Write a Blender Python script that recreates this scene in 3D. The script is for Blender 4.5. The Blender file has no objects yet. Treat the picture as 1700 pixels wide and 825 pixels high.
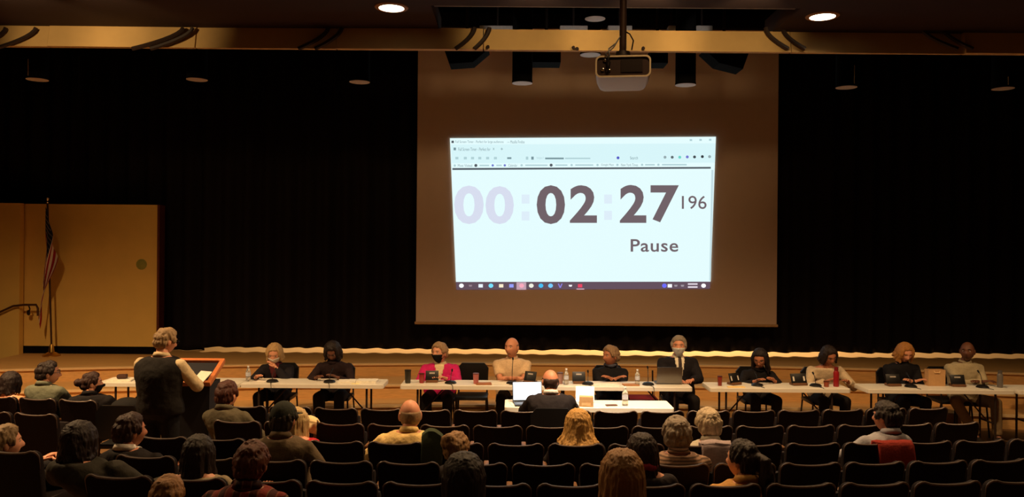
import bpy, bmesh, math, random
from mathutils import Vector, Matrix, Euler, noise
random.seed(7)
PI = math.pi
S = bpy.context.scene
C = S.collection

# ------------------------------------------------------------------ camera, light, exposure
F = 1335.0                                    # focal length in pixels of the 1700x825 frame
ROLL = 0.0079                                 # the camera leans a little
CAMZ = 2.5
cam_d = bpy.data.cameras.new('camera'); cam_d.sensor_width = 36; cam_d.lens = 36 * F / 1700
cam = bpy.data.objects.new('camera', cam_d); C.objects.link(cam)
cam.matrix_world = Matrix.Translation((0, 0, CAMZ)) @ Matrix.Rotation(PI / 2, 4, 'X') @ Matrix.Rotation(ROLL, 4, 'Z')
cam_d.clip_start = 0.05
S.camera = cam
S.view_settings.view_transform = 'Standard'; S.view_settings.look = 'None'
S.view_settings.gamma = 1; S.view_settings.use_curve_mapping = False
S.view_settings.exposure = 0.0
w = bpy.data.worlds.new('dark_world'); S.world = w; w.use_nodes = True
w.node_tree.nodes['Background'].inputs[0].default_value = (0.0, 0.0, 0.0, 1)

WARM = (1.0, 0.63, 0.30)
def spot(name, loc, power, angle=130, blend=1.0, radius=0.12, col=WARM, target=None):
    l = bpy.data.lights.new(name, 'SPOT'); l.energy = power; l.spot_size = math.radians(angle); l.spot_blend = blend
    l.shadow_soft_size = radius; l.color = col
    o = bpy.data.objects.new(name, l); C.objects.link(o); o.location = loc
    if target: o.rotation_euler = (Vector(target) - Vector(loc)).to_track_quat('-Z', 'Y').to_euler()
    return o
# recessed house downlights: two of them are seen in the ceiling, the others sit above the frame
spot('house_lamp', (-1.20, 8.02, 4.86), 700, 150)
spot('house_lamp', (3.18, 8.20, 4.86), 700, 150)
spot('house_lamp', (1.05, 7.55, 4.86), 760, 150)
spot('table_lamp', (1.05, 7.45, 4.86), 1150, 40, 1.0, .1, (1, .82, .62), (1.05, 9.12, .74))
spot('house_lamp', (-6.2, 7.9, 4.86), 2000, 150)
spot('house_lamp', (6.9, 7.6, 4.86), 520, 150)
for X in (-3.4, 0.9, 4.6):
    spot('house_lamp', (X, 5.0, 4.86), 50)
for X, e in ((-4.8, 60), (-4.0, 50), (.2, 55), (1.3, 80), (2.3, 55)):
    spot('added_beam_light', (X, 7.15, 4.80), e, 62, .8, 0.06, (1, .68, .32), (X, 8.8, 4.80))  # unseen spots, added only to brighten the beam face
for X in (-.1, .7, 1.4, 2.2): spot('added_box_light', (X, 9.2, 4.93), 6, 36, .6, .02, (1, .9, .8), (X, 10.05, 5.30))  # unseen spots behind the beam, added to brighten the pale boxes
# work lights of the stage behind the closed curtain: they leak out under its hem
for i, X in enumerate((-4.2, -1.8, 0.6, 2.6, 4.2, 6.6, 9.0)):
    spot('stage_work_light', (X, 16.2, 4.2), (430, 560, 620, 1050, 800, 360, 180)[i], 120, 1, 0.2, (1, .80, .55))

# ------------------------------------------------------------------ projection of photo pixels
def P(x, y, D):
    """the world point at distance D (along Y) seen at photo pixel x, y"""
    u, v = x - 850.0, y - 412.5
    u0 = u + ROLL * v; v0 = v - ROLL * u
    return Vector((u0 * D / F, D, CAMZ - v0 * D / F))

# ------------------------------------------------------------------ materials
def lin(c):
    c = c / 255.0
    return c / 12.92 if c <= 0.04045 else ((c + 0.055) / 1.055) ** 2.4
def rgb(t): return (lin(t[0]), lin(t[1]), lin(t[2]), 1)
_mats = {}
def mat(name, col, rough=0.6, metal=0.0, var=0.12, scale=30.0, bump=0.0, stretch=None, spec=0.4, sheen=0.0, emit=None, trans=0.0, coat=0.0):
    key = (name, col)
    if key in _mats: return _mats[key]
    m = bpy.data.materials.new(name); m.use_nodes = True
    nt = m.node_tree; b = nt.nodes['Principled BSDF']
    b.inputs['Roughness'].default_value = rough; b.inputs['Metallic'].default_value = metal
    b.inputs['Specular IOR Level'].default_value = spec
    if sheen: b.inputs['Sheen Weight'].default_value = sheen
    if coat: b.inputs['Coat Weight'].default_value = coat
    if trans: b.inputs['Transmission Weight'].default_value = trans
    c = rgb(col)
    if emit:
        b.inputs['Emission Color'].default_value = c; b.inputs['Emission Strength'].default_value = emit
    if var > 0 or bump > 0:
        tc = nt.nodes.new('ShaderNodeTexCoord'); mp = nt.nodes.new('ShaderNodeMapping')
        if stretch: mp.inputs['Scale'].default_value = stretch
        n = nt.nodes.new('ShaderNodeTexNoise'); n.inputs['Scale'].default_value = scale; n.inputs['Detail'].default_value = 4
        nt.links.new(tc.outputs['Object'], mp.inputs[0]); nt.links.new(mp.outputs[0], n.inputs[0])
        r = nt.nodes.new('ShaderNodeMix'); r.data_type = 'RGBA'
        r.inputs[6].default_value = tuple(max(0, x * (1 - var * 1.6)) for x in c[:3]) + (1,)
        r.inputs[7].default_value = tuple(min(1, x * (1 + var * 1.6)) for x in c[:3]) + (1,)
        nt.links.new(n.outputs[0], r.inputs[0]); nt.links.new(r.outputs[2], b.inputs['Base Color'])
        if bump:
            bp = nt.nodes.new('ShaderNodeBump'); bp.inputs['Strength'].default_value = bump; bp.inputs['Distance'].default_value = 0.01
            nt.links.new(n.outputs[0], bp.inputs['Height']); nt.links.new(bp.outputs[0], b.inputs['Normal'])
    else:
        b.inputs['Base Color'].default_value = c
    _mats[key] = m
    return m
def screen_mat(name, col, strength):
    m = bpy.data.materials.new(name); m.use_nodes = True
    nt = m.node_tree; b = nt.nodes['Principled BSDF']
    b.inputs['Base Color'].default_value = (0.02, 0.02, 0.02, 1); b.inputs['Roughness'].default_value = 0.8
    b.inputs['Specular IOR Level'].default_value = 0.1
    b.inputs['Emission Color'].default_value = rgb(col); b.inputs['Emission Strength'].default_value = strength
    return m
def wood_mat(name, col, var=.25, stretch=(0.6, 9, 9), rough=.45):
    return mat(name, col, rough, 0, var, 6, .05, stretch)
def cloth(name, col, **k): return mat(name, col, k.get('rough', .85), 0, k.get('var', .14), k.get('scale', 45), k.get('bump', .35), spec=.2, sheen=k.get('sheen', 0.0))

M_wall = mat('yellow_paint', (236, 194, 104), .75, 0, .05, 3)
M_curtain = cloth('black_velour', (22, 15, 17), scale=20, bump=.2)
M_black = mat('black_paint', (14, 11, 11), .9, 0, .1, spec=.1)
M_matte = mat('matte_black', (9, 8, 8), .95, 0, .1, spec=.05)
M_ceil = mat('dark_red_brown_ceiling', (40, 15, 15), .85, 0, .12, 5)
M_beam = mat('tan_plaster', (196, 160, 104), .8, 0, .08, 5)
M_floor = mat('brown_floor', (116, 84, 54), .45, 0, .12, 8)
M_step = wood_mat('stage_wood', (214, 166, 104), .16)
M_nose = wood_mat('nosing_wood', (225, 190, 140), .12)
M_screen = mat('screen_fabric', (218, 188, 166), .9, 0, .02, 8)
M_white = mat('white_laminate', (226, 220, 208), .4, 0, .03, 10)
M_steel = mat('grey_metal', (120, 116, 112), .35, .9, .06)
M_chrome = mat('pale_metal', (200, 190, 175), .25, 1.0, .04)
M_brass = mat('brass', (205, 160, 80), .3, 1.0, .05)
M_plastic = mat('black_plastic', (20, 19, 20), .4, 0, .1)
M_seat = cloth('dark_maroon_upholstery', (25, 16, 17), scale=60)
M_rim = mat('seat_rim_plastic', (92, 78, 72), .38, .1, .06)
M_arm = wood_mat('armrest_wood', (112, 78, 50), .2, (9, 1, 9))
M_stand = mat('seat_standard_metal', (52, 42, 38), .5, .5, .1)

# ------------------------------------------------------------------ mesh building
class MB:
    def __init__(self): self.v = []; self.f = []; self.m = []
    def add(self, vs, fs, mi=0):
        n = len(self.v); self.v += [tuple(p) for p in vs]
        for f in fs: self.f.append(tuple(i + n for i in f)); self.m.append(mi)
        return self
    def loft(self, rings, mi=0, cap=True):
        k = len(rings[0]); vs = [p for r in rings for p in r]; fs = []
        for i in range(len(rings) - 1):
            a = i * k; b = a + k
            for j in range(k):
                j2 = (j + 1) % k
                fs.append((a + j, a + j2, b + j2, b + j))
        if cap:
            fs.append(tuple(reversed(range(k)))); e = (len(rings) - 1) * k
            fs.append(tuple(e + j for j in range(k)))
        return self.add(vs, fs, mi)
    def tube(self, pts, rad, seg=8, mi=0):
        pts = [Vector(p) for p in pts]
        if not isinstance(rad, (list, tuple)): rad = [rad] * len(pts)
        rings = []; up = None
        for i, p in enumerate(pts):
            d = (pts[min(i + 1, len(pts) - 1)] - pts[max(i - 1, 0)]).normalized()
            if up is None:
                up = Vector((0, 0, 1)) if abs(d.z) < .9 else Vector((0, 1, 0))
            s = d.cross(up).normalized(); up = s.cross(d).normalized()
            rings.append([p + rad[i] * (math.cos(2 * PI * j / seg) * s + math.sin(2 * PI * j / seg) * up) for j in range(seg)])
        return self.loft([r[::-1] for r in rings], mi)
    def sphere(self, c, r, seg=12, rings=8, mi=0, rot=None):
        c = Vector(c)
        if not isinstance(r, (list, tuple)): r = (r, r, r)
        vs = []; fs = []
        for i in range(1, rings):
            t = PI * i / rings
            for j in range(seg):
                a = 2 * PI * j / seg
                q = Vector((r[0] * math.sin(t) * math.cos(a), r[1] * math.sin(t) * math.sin(a), r[2] * math.cos(t)))
                if rot: q = rot @ q
                vs.append(c + q)
        top = Vector((0, 0, r[2])); bot = Vector((0, 0, -r[2]))
        if rot: top = rot @ top; bot = rot @ bot
        vs += [c + top, c + bot]; T = len(vs) - 2; B = T + 1
        for i in range(rings - 2):
            for j in range(seg):
                j2 = (j + 1) % seg
                fs.append((i * seg + j, (i + 1) * seg + j, (i + 1) * seg + j2, i * seg + j2))
        for j in range(seg):
            j2 = (j + 1) % seg
            fs.append((T, j, j2)); fs.append((B, (rings - 2) * seg + j2, (rings - 2) * seg + j))
        return self.add(vs, fs, mi)
    def box(self, c, s, mi=0, rot=None, bev=0.0):
        bm = bmesh.new(); bmesh.ops.create_cube(bm, size=1)
        for v in bm.verts: v.co = Vector((v.co.x * s[0], v.co.y * s[1], v.co.z * s[2]))
        if bev: bmesh.ops.bevel(bm, geom=bm.edges[:] , offset=bev, segments=2, affect='EDGES', profile=.6)
        c = Vector(c); bm.verts.ensure_lookup_table()
        vs = [(c + (rot @ v.co if rot else v.co)) for v in bm.verts]; fs = [tuple(v.index for v in f.verts) for f in bm.faces]
        bm.free(); return self.add(vs, fs, mi)
    def lathe(self, prof, c=(0, 0, 0), seg=16, mi=0):
        c = Vector(c); rings = [[c + Vector((max(r, 1e-4) * math.cos(2 * PI * j / seg), max(r, 1e-4) * math.sin(2 * PI * j / seg), z)) for j in range(seg)] for r, z in prof]
        return self.loft(rings, mi)
    def prism(self, out, y0, y1, mi=0):
        """outline in x,z extruded along y"""
        k = len(out); vs = [(x, y0, z) for x, z in out] + [(x, y1, z) for x, z in out]
        fs = [tuple(range(k)), tuple(reversed(range(k, 2 * k)))] + [(i, i + k, (i + 1) % k + k, (i + 1) % k) for i in range(k)]
        return self.add(vs, fs, mi)
    def mesh(self, name, mats, smooth=True):
        me = bpy.data.meshes.new(name); me.from_pydata(self.v, [], self.f)
        for m in (mats if isinstance(mats, (list, tuple)) else [mats]): me.materials.append(m)
        me.polygons.foreach_set('material_index', self.m)
        me.validate()
        bm = bmesh.new(); bm.from_mesh(me); bmesh.ops.recalc_face_normals(bm, faces=bm.faces[:]); bm.to_mesh(me); bm.free()
        if smooth:
            me.polygons.foreach_set('use_smooth', [True] * len(me.polygons))
            if smooth != 'all': me.set_sharp_from_angle(angle=math.radians(40))
        return me
    def build(self, name, mats, parent=None, loc=(0, 0, 0), rz=0, smooth=True):
        o = bpy.data.objects.new(name, self.mesh(name, mats, smooth)); C.objects.link(o)
        o.location = loc; o.rotation_euler = (0, 0, rz)
        if parent: o.parent = parent
        return o
def thing(name, label, cat, loc=(0, 0, 0), rz=0, group=None):
    o = bpy.data.objects.new(name, None); C.objects.link(o); o.empty_display_size = .1
    o.location = loc; o.rotation_euler = (0, 0, rz)
    return tag(o, label, cat, group)
def tag(o, label, cat, group=None):
    o['label'] = label; o['category'] = cat
    if group: o['group'] = group
    return o
def struct(o): o['kind'] = 'structure'; return o
def dup(root, loc, rz, label, group=None):
    r = root.copy(); C.objects.link(r); r.location = loc; r.rotation_euler = (0, 0, rz); r['label'] = label
    if group: r['group'] = group
    for ch in root.children:
        c = ch.copy(); C.objects.link(c); c.parent = r
        for g in ch.children:
            d = g.copy(); C.objects.link(d); d.parent = c
    return r
TMP = bpy.data.scenes.new('tmp')
def evaluated(o):
    TMP.collection.objects.link(o); vl = TMP.view_layers[0]; vl.update()
    me = bpy.data.meshes.new_from_object(o.evaluated_get(vl.depsgraph), depsgraph=vl.depsgraph)
    TMP.collection.objects.unlink(o); bpy.data.objects.remove(o)
    return me
def remesh(mb, voxel, smooth=4):
    """union of overlapping closed shells as one continuous surface -> (verts, faces)"""
    me = bpy.data.meshes.new('t'); me.from_pydata(mb.v, [], mb.f)
    bm = bmesh.new(); bm.from_mesh(me); bmesh.ops.recalc_face_normals(bm, faces=bm.faces[:]); bm.to_mesh(me); bm.free()
    o = bpy.data.objects.new('t', me)
    r = o.modifiers.new('r', 'REMESH'); r.mode = 'VOXEL'; r.voxel_size = voxel
    if smooth:
        s = o.modifiers.new('s', 'SMOOTH'); s.iterations = smooth; s.factor = .5
    e = evaluated(o)
    vs = [v.co.copy() for v in e.vertices]; ns = [v.normal.copy() for v in e.vertices]; fs = [tuple(p.vertices) for p in e.polygons]
    bpy.data.meshes.remove(e); bpy.data.meshes.remove(me)
    return vs, fs, ns

# ------------------------------------------------------------------ the room
STAGE = 0.6
def stage_front(X, base, k=.0141): return base - k * (X - 1.2) ** 2
def floor_z(D): return 0.0 if D > 8.4 else (8.4 - D) * 0.058
def build_floor():
    mb = MB(); xs = (-11.5, 11.5); ds = (-3, 8.4, 19)
    vs = [(x, d, floor_z(d)) for d in ds for x in xs] + [(x, d, -.2) for d in ds for x in xs]
    fs = [(0, 1, 3, 2), (2, 3, 5, 4), (6, 8, 9, 7), (8, 10, 11, 9), (0, 6, 7, 1), (4, 5, 11, 10), (0, 2, 8, 6), (2, 4, 10, 8), (1, 7, 9, 3), (3, 9, 11, 5)]
    mb.add(vs, fs); return struct(mb.build('floor', M_floor, smooth=False))
build_floor()
def boxs(name, c, s, m, bev=0): return struct(MB().box(c, s, bev=bev).build(name, m, smooth=False))
boxs('wall_left', (-11.6, 8, 3.6), (.2, 22.4, 7.8), M_black)
boxs('wall_right', (11.6, 8, 3.6), (.2, 22.4, 7.8), M_black)
boxs('wall_rear', (0, -3.1, 2.6), (23, .2, 5.4), M_wall)
boxs('wall_stage', (0, 19.1, 3.6), (23, .2, 7.8), M_black)
# auditorium ceiling with a black opening above the middle, then the high stage ceiling behind the beam
CZ = 4.90
mb = MB()
mb.box((-6.17, 3.0, CZ + .1), (10.7, 12.2, .2)); mb.box((7.18, 3.0, CZ + .1), (8.68, 12.2, .2))
mb.box((1.01, 2.44, CZ + .1), (3.66, 11.06, .2))
struct(mb.build('ceiling', M_ceil, smooth=False))
boxs('ceiling_stage', (0, 12.7, 7.4), (23, 13.4, .2), M_black)
boxs('ceiling_riser', (0, 6.1, 6.2), (23, .2, 2.6), M_black)
# stage: three long curved wooden steps
def step(name, base, z0, z1, back=None):
    xs = [-8.52 + i * (19.72 / 40) for i in range(41)]
    mb = MB(); n = len(xs)
    fr = [stage_front(x, base) for x in xs]; bk = [back if back else stage_front(x, base) + 1.6 for x in xs]
    vs = [(x, d, z0) for x, d in zip(xs, fr)] + [(x, d, z1) for x, d in zip(xs, fr)] + [(x, d, z1) for x, d in zip(xs, bk)] + [(x, d, z0) for x, d in zip(xs, bk)]
    fs = []
    for r in range(4):
        a = r * n; b = ((r + 1) % 4) * n
        fs += [(a + i, a + i + 1, b + i + 1, b + i) for i in range(n - 1)]
    fs += [(0, n, 2 * n, 3 * n), (n - 1, 4 * n - 1, 3 * n - 1, 2 * n - 1)]
    mb.add(vs, fs); o = struct(mb.build(name, M_step, smooth=True))
    nb = MB()                                           # projecting nosing along the edge
    nb.loft([[(x, d - .035, z1 - .028), (x, d - .035, z1 + .004), (x, d + .04, z1 + .004), (x, d + .04, z1 - .028)] for x, d in zip(xs, fr)])
    nb.build('nosing', M_nose, o)
    return o
step('stage_step', 11.86, 0, .2); step('stage_step', 12.46, .2, .4); step('stage_floor', 13.35, .4, STAGE, 19.0)
boxs('stage_substructure', (1.3, 16.8, .2), (19.7, 4.4, .39), M_black)

# yellow side panel standing on the stage, black plinth under it, and the nearer yellow wall with the handrail
a = P(262, 340, 14.05); zb = P(150, 575, 14.05).z
t = thing('acoustic_panel', 'tall yellow painted stage side panel on a black plinth behind the flag', 'panel', (-8.4, 14.05, STAGE))
MB().box((-.4, .1, (a.z + zb) / 2 - STAGE), (2 * (a.x + 8.8), .16, a.z - zb)).build('board', M_wall, t, smooth=False)
MB().box((-.4, .12, (zb - STAGE) / 2), (2 * (a.x + 8.8) - .02, .2, zb - STAGE - .004)).build('plinth', M_black, t, smooth=False)
MB().box((a.x + 8.4 + .022, .09, (a.z - STAGE) / 2), (.04, .22, a.z - STAGE)).build('end_trim', wood_mat('dark_red_wood', (92, 40, 24)), t, smooth=False)
q = P(232, 439, 14.0)
MB().lathe([(.09, 0), (.095, .004), (.06, .012), (.0, .014)], seg=14).build('wall_boss', mat('olive_paint', (150, 148, 70), .6), t, (q.x + 8.4, .02, q.z - STAGE)).rotation_euler = (PI / 2, 0, 0)
b = P(32, 500, 13.9); zt = P(16, 337, 13.9).z
wl = boxs('wall_front_left', ((b.x - 11.5) / 2, 13.96, zt / 2), (b.x + 11.5, .12, zt), M_wall)
t = thing('handrail', 'thin dark handrail bracketed to the yellow wall left of the flag', 'handrail', P(-60, 560, 13.8))
o0 = t.location.copy()
pts = [P(x, y, 13.82) - o0 for x, y in ((-90, 565), (-30, 532), (0, 518), (22, 508), (40, 506), (60, 506))]
pts += [P(63, 512, 13.85) - o0, P(63, 524, 13.87) - o0]
MB().tube(pts, .019, 8).build('rail', mat('dark_rail', (72, 44, 30), .4), t)
for x, y in ((48, 508), (-40, 540)):
    q0 = P(x, y, 13.82) - o0; q1 = P(x, y + 8, 13.9) - o0
    MB().tube([q0, q0 + Vector((0, .03, -.05)), q1 + Vector((0, 0, -.03))], .012, 6).sphere(q1 + Vector((0, -.01, -.03)), (.035, .012, .05), 10, 6).build('bracket', M_stand, t)

# the black curtains: lifted wavy hem, folds along the width
def curtain(name, x0, x1, D, z0, z1, label, gap=True, seed=0, fold=.07, wl=.36):
    n = int((x1 - x0) / .05); mb = MB(); rings = []
    for i in range(n + 1):
        x = x0 + (x1 - x0) * i / n
        ph = x + .12 * noise.noise(Vector((x * .9, seed, 0)))
        y = fold * math.sin(2 * PI * ph / wl) + .04 * noise.noise(Vector((x * 3, seed + 4, 0)))
        h = z0 + ((.022 * noise.noise(Vector((x * 1.3, seed, 7))) + .010 * noise.noise(Vector((x * 3.7, seed, 9)))) if gap else 0)
        col = []
        for s in (1, -1):
            zs = [h, h + .12, h + .7, (z0 + z1) / 2, z1]
            for z in (zs if s > 0 else zs[::-1]):
                k = 1.0 if z < z1 - .1 else .55
                col.append((x, D + y * k + s * .006, z))
        rings.append(col)
    mb.loft(rings); o = mb.build(name, M_curtain, smooth='all'); tag(o, label, 'curtain', None); return o
HEM = .680
xl = P(338, 400, 14.5).x
curtain('stage_curtain', -11.4, xl, 14.62, STAGE + .006, 7.2, 'black side curtain reaching the stage floor just right of the yellow panel', False, 3)
curtain('stage_curtain', xl - .05, 1.46, 14.5, HEM, 7.2, 'black pleated stage curtain left of and behind the screen, hem lifted above bright floor', True, 1)
curtain('stage_curtain', 1.40, 11.2, 14.44, HEM, 7.2, 'black pleated stage curtain right of the screen, hem lifted above bright floor', True, 2)

# projection screen and the projected picture
DS = 14.0
q0 = P(690.5, 536, DS); q1 = P(1289, 536, DS); ztop = 6.35
t = thing('projection_screen', 'large off white projection screen hanging in front of the black curtain', 'screen', ((q0.x + q1.x) / 2, DS, q0.z))
hw = (q1.x - q0.x) / 2; hh = ztop - q0.z
MB().box((0, 0, hh / 2 + .02), (2 * hw, .012, hh)).build('screen_fabric', M_screen, t, smooth=False)
MB().tube([(-hw - .02, 0, .0), (hw + .02, 0, .0)], .025, 10).build('bottom_bar', mat('bar_fabric', (190, 150, 105), .7), t)
MB().box((0, .0, hh + .1), (2 * hw + .3, .22, .24), bev=.02).build('roller_case', M_black, t)
for s_ in (-.7, 0, .7): MB().tube([(hw * s_, 0, hh + .2), (hw * s_, 0, 7.31 - q0.z)], .012, 6).build('hanger', M_stand, t)

DP = DS - .02
pr = thing('projected_image', 'bright projected timer page with large grey digits on the screen', 'projection', P(968, 481, DP))
po = pr.location.copy()
M_page = screen_mat('page_light', (229, 253, 255), 1.0); M_bar = screen_mat('toolbar_light', (216, 246, 250), 1.0)
M_dark = screen_mat('digit_grey', (112, 98, 104), 1.0); M_pale = screen_mat('digit_pale', (216, 222, 240), 1.0)
M_vp = screen_mat('colon_pale', (222, 238, 250), 1.0); M_line = screen_mat('line_grey', (84, 92, 100), 1.0)
M_task = screen_mat('taskbar_grey', (104, 84, 98), .9); M_txt = screen_mat('small_text_grey', (120, 148, 156), 1.0); M_txt2 = screen_mat('small_text_pale', (176, 208, 214), 1.0)
lay = [0]
def flat(name, quad, m, lift=1, parent=None):
    """a thin plate of light lying on the screen, its corners given in photo pixels"""
    d = DP - .003 * lift
    vs = [P(x, y, d) - po for x, y in quad] + [P(x, y, d + .002) - po for x, y in quad]; k = len(quad)
    fs = [tuple(range(k)), tuple(reversed(range(k, 2 * k)))] + [(i, i + k, (i + 1) % k + k, (i + 1) % k) for i in range(k)]
    return MB().add(vs, fs).build(name, m, parent or pr, smooth=False)
def rect(name, x0, y0, x1, y1, m, lift=1, parent=None): return flat(name, [(x0, y0), (x1, y0), (x1, y1), (x0, y1)], m, lift, parent)
def text(name, s, x0, y0, x1, y1, m, bold=0.0, lift=2, sx=1.0):
    cu = bpy.data.curves.new('t', 'FONT'); cu.body = s; cu.size = 1; cu.offset = bold; cu.space_character = sx; cu.resolution_u = 4
    me = evaluated(bpy.data.objects.new('t', cu))
    xs = [v.co.x for v in me.vertices]; ys = [v.co.y for v in me.vertices]
    a, b_, c, d_ = min(xs), max(xs), min(ys), max(ys); D = DP - .003 * lift
    for v in me.vertices:
        v.co = P(x0 + (v.co.x - a) / (b_ - a) * (x1 - x0), y1 - (v.co.y - c) / (d_ - c) * (y1 - y0), D) - po
    me.materials.clear(); me.materials.append(m)
    o = bpy.data.objects.new(name, me); C.objects.link(o); o.parent = pr; return o
flat('page', [(747, 229.5), (1188.5, 227), (1179.5, 467.5), (757, 468)], M_page, 1)
flat('toolbar', [(748.5, 240), (1188, 238), (1186.8, 270), (750.4, 271)], M_bar, 1.5)
flat('divider_line', [(751, 279), (1180, 277), (1180, 280), (751, 282.2)], M_line, 3)
flat('scrollbar', [(1181, 282), (1184.5, 282), (1180, 466), (1177.5, 466)], screen_mat('scroll_grey', (196, 222, 228), 1), 3)
flat('taskbar', [(757, 468), (1179.5, 467.5), (1178.5, 479.5), (757.5, 481)], M_task, 1.5)
B = .028
text('digit', '0', 754, 308, 803, 372, M_pale, B); text('digit', '0', 806, 309, 853, 372, M_pale, B)
text('digit', '0', 891, 307.5, 938, 372, M_dark, B); text('digit', '2', 946, 307.5, 991, 370, M_dark, B)
text('digit', '2', 1029, 307, 1073, 370, M_dark, B); text('digit', '7', 1080, 307.5, 1127, 369, M_dark, B)
for x, y in ((866, 323), (866, 351), (1003, 323), (1003, 350)): rect('colon_dot', x, y, x + 13, y + 15, M_vp, 2)
text('milliseconds', '196', 1132, 325, 1173, 347, M_dark, .002)
text('pause_word', 'Pause', 1047, 397, 1126, 418, M_dark, .012, 2, 1.06)
text('window_title', 'Full Screen Timer - Perfect for large audiences', 756, 233.2, 836, 238.6, M_txt)
text('window_title', '— Mozilla Firefox', 842, 233, 871, 238, M_txt)
rect('title_icon', 749.5, 233.5, 753.5, 237.5, M_line, 2)
text('tab_title', 'Full Screen Timer - Perfect for', 761, 245, 814, 250.4, M_txt)
rect('tab_icon', 753, 245, 757, 249.5, M_txt, 2); text('tab_mark', 'x', 818, 245.5, 821, 249, M_txt); text('tab_mark', '+', 831, 245, 835, 249.5, M_txt)
for x in (756, 770, 782, 794, 807, 820): rect('toolbar_icon', x, 260.5, x + 5, 264.5, M_txt2, 2.5)
rect('zoom_readout', 842, 261, 849, 264, M_txt, 2.5); rect('toolbar_icon', 873, 260, 877, 265, M_txt2, 2.5); rect('toolbar_icon', 882, 260, 886, 265, M_txt, 2.5)
text('address_text', 'https://', 891, 260, 903, 265, M_txt2, 0, 2.6); rect('address_text', 905, 261.6, 936, 264.4, M_txt, 2.6); rect('address_text', 938, 261.8, 980, 264, M_txt2, 2.6)
text('search_word', 'Search', 1046, 259.6, 1059, 264.6, M_txt, 0, 2.6)
icols = [((1026, 262), (86, 92, 200)), ((1104, 261), (150, 170, 175)), ((1116, 261), (96, 108, 112)), ((1128.5, 261), (110, 214, 200)), ((1141, 260.5), (120, 120, 210)), ((1153, 260.5), (70, 76, 82)), ((1166, 260), (52, 56, 62)), ((1178, 260), (150, 170, 175))]
for (x, y), c in icols:
    k = 10; flat('toolbar_icon', [(x + 2.5 * math.cos(2 * PI * i / k), y + 2.5 * math.sin(2 * PI * i / k)) for i in range(k)], screen_mat('icon_light', c, 1), 2.6)
for x, y in ((1147, 232.5), (1163, 232.2), (1179, 232)): rect('window_button', x - 2, y - 1.6, x + 2, y + 1.6, M_txt2, 2)
bk = [(755, 'dot'), (760, 'Most Visited', 784), (790, 'dark'), (796, None, 812), (818, 'blue'), (824, None, 833), (838, 'blue'), (844, 'Calendar', 859), (866, 'dot'), (872, None, 909), (915, 'dark'), (922, None, 942), (949, 'dot'), (955, None, 985), (992, 'dot'), (998, 'Google Maps', 1019), (1025, 'dot'), (1031, 'New York Times', 1059), (1066, 'dot'), (1071, None, 1087), (1093, 'dot'), (1099, None, 1140)]
mi = {'dot': M_txt2, 'dark': M_line, 'blue': screen_mat('blue_light', (110, 120, 205), 1)}
for e in bk:
    y = 274.8 - (e[0] - 755) * .004
    if len(e) == 2:
        r = 2.6 if e[1] == 'dark' else 2.0
        flat('bookmark_icon', [(e[0] + r * math.cos(PI * i / 5), y + r * math.sin(PI * i / 5)) for i in range(10)], mi[e[1]], 2.6)
    elif e[1]: text('bookmark_text', e[1], e[0], y - 2.2, e[2], y + 2.2, M_txt, 0, 2.6)
    else: rect('bookmark_text', e[0], y - 1.1, e[2], y + 1.1, M_txt2, 2.6)
rect('taskbar_highlight', 857.5, 468.5, 873.5, 481, screen_mat('highlight_pink', (196, 160, 176), 1), 2.2)
ti = [(766, (255, 255, 255), 'r'), (781, (150, 130, 140), 'w'), (798, (235, 245, 255), 's'), (815, (120, 225, 255), 'r'), (832, (250, 236, 205), 's'), (849, (150, 160, 255), 's'), (866, (250, 170, 190), 'r'), (882, (240, 240, 225), 'r'), (898, (70, 190, 245), 'r'), (914, (120, 205, 255), 'r'), (930, (140, 130, 225), 'v'), (947, (245, 245, 250), 'w'), (963, (235, 70, 100), 's'),
      (1103, (110, 110, 250), 'r'), (1112, (250, 250, 255), 's'), (1122, (160, 150, 160), 'w'), (1133, (160, 150, 160), 'w'), (1168, (255, 255, 255), 'r')]
for x, c, s in ti:
    y = 474.2; m = screen_mat('icon_light', c, 1.0)
    if s == 'r': pl = [(x + 4 * math.cos(PI * i / 6), y + 3.6 * math.sin(PI * i / 6)) for i in range(12)]
    elif s == 's': pl = [(x - 3.6, y - 2.6), (x + 3.6, y - 2.6), (x + 3.6, y + 3), (x - 3.6, y + 3)]
    elif s == 'w': pl = [(x - 3, y - 1.4), (x + 3, y - 1.4), (x + 2, y + 1.6), (x - 2, y + 1.6)]
    else: pl = [(x - 4, y - 3.4), (x - 2, y - 3.4), (x, y + 1.4), (x + 2, y - 3.4), (x + 4, y - 3.4), (x + 1, y + 3.6), (x - 1, y + 3.6)]
    flat('taskbar_icon', pl, m, 2.8)
rect('active_line', 957, 479, 970, 480.5, screen_mat('line_pink', (220, 180, 200), 1), 2.8)
for y in (470.2, 475.2): rect('clock_text', 1142, y, 1158, y + 2.6, screen_mat('clock_light', (225, 215, 225), 1), 2.8)

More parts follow.
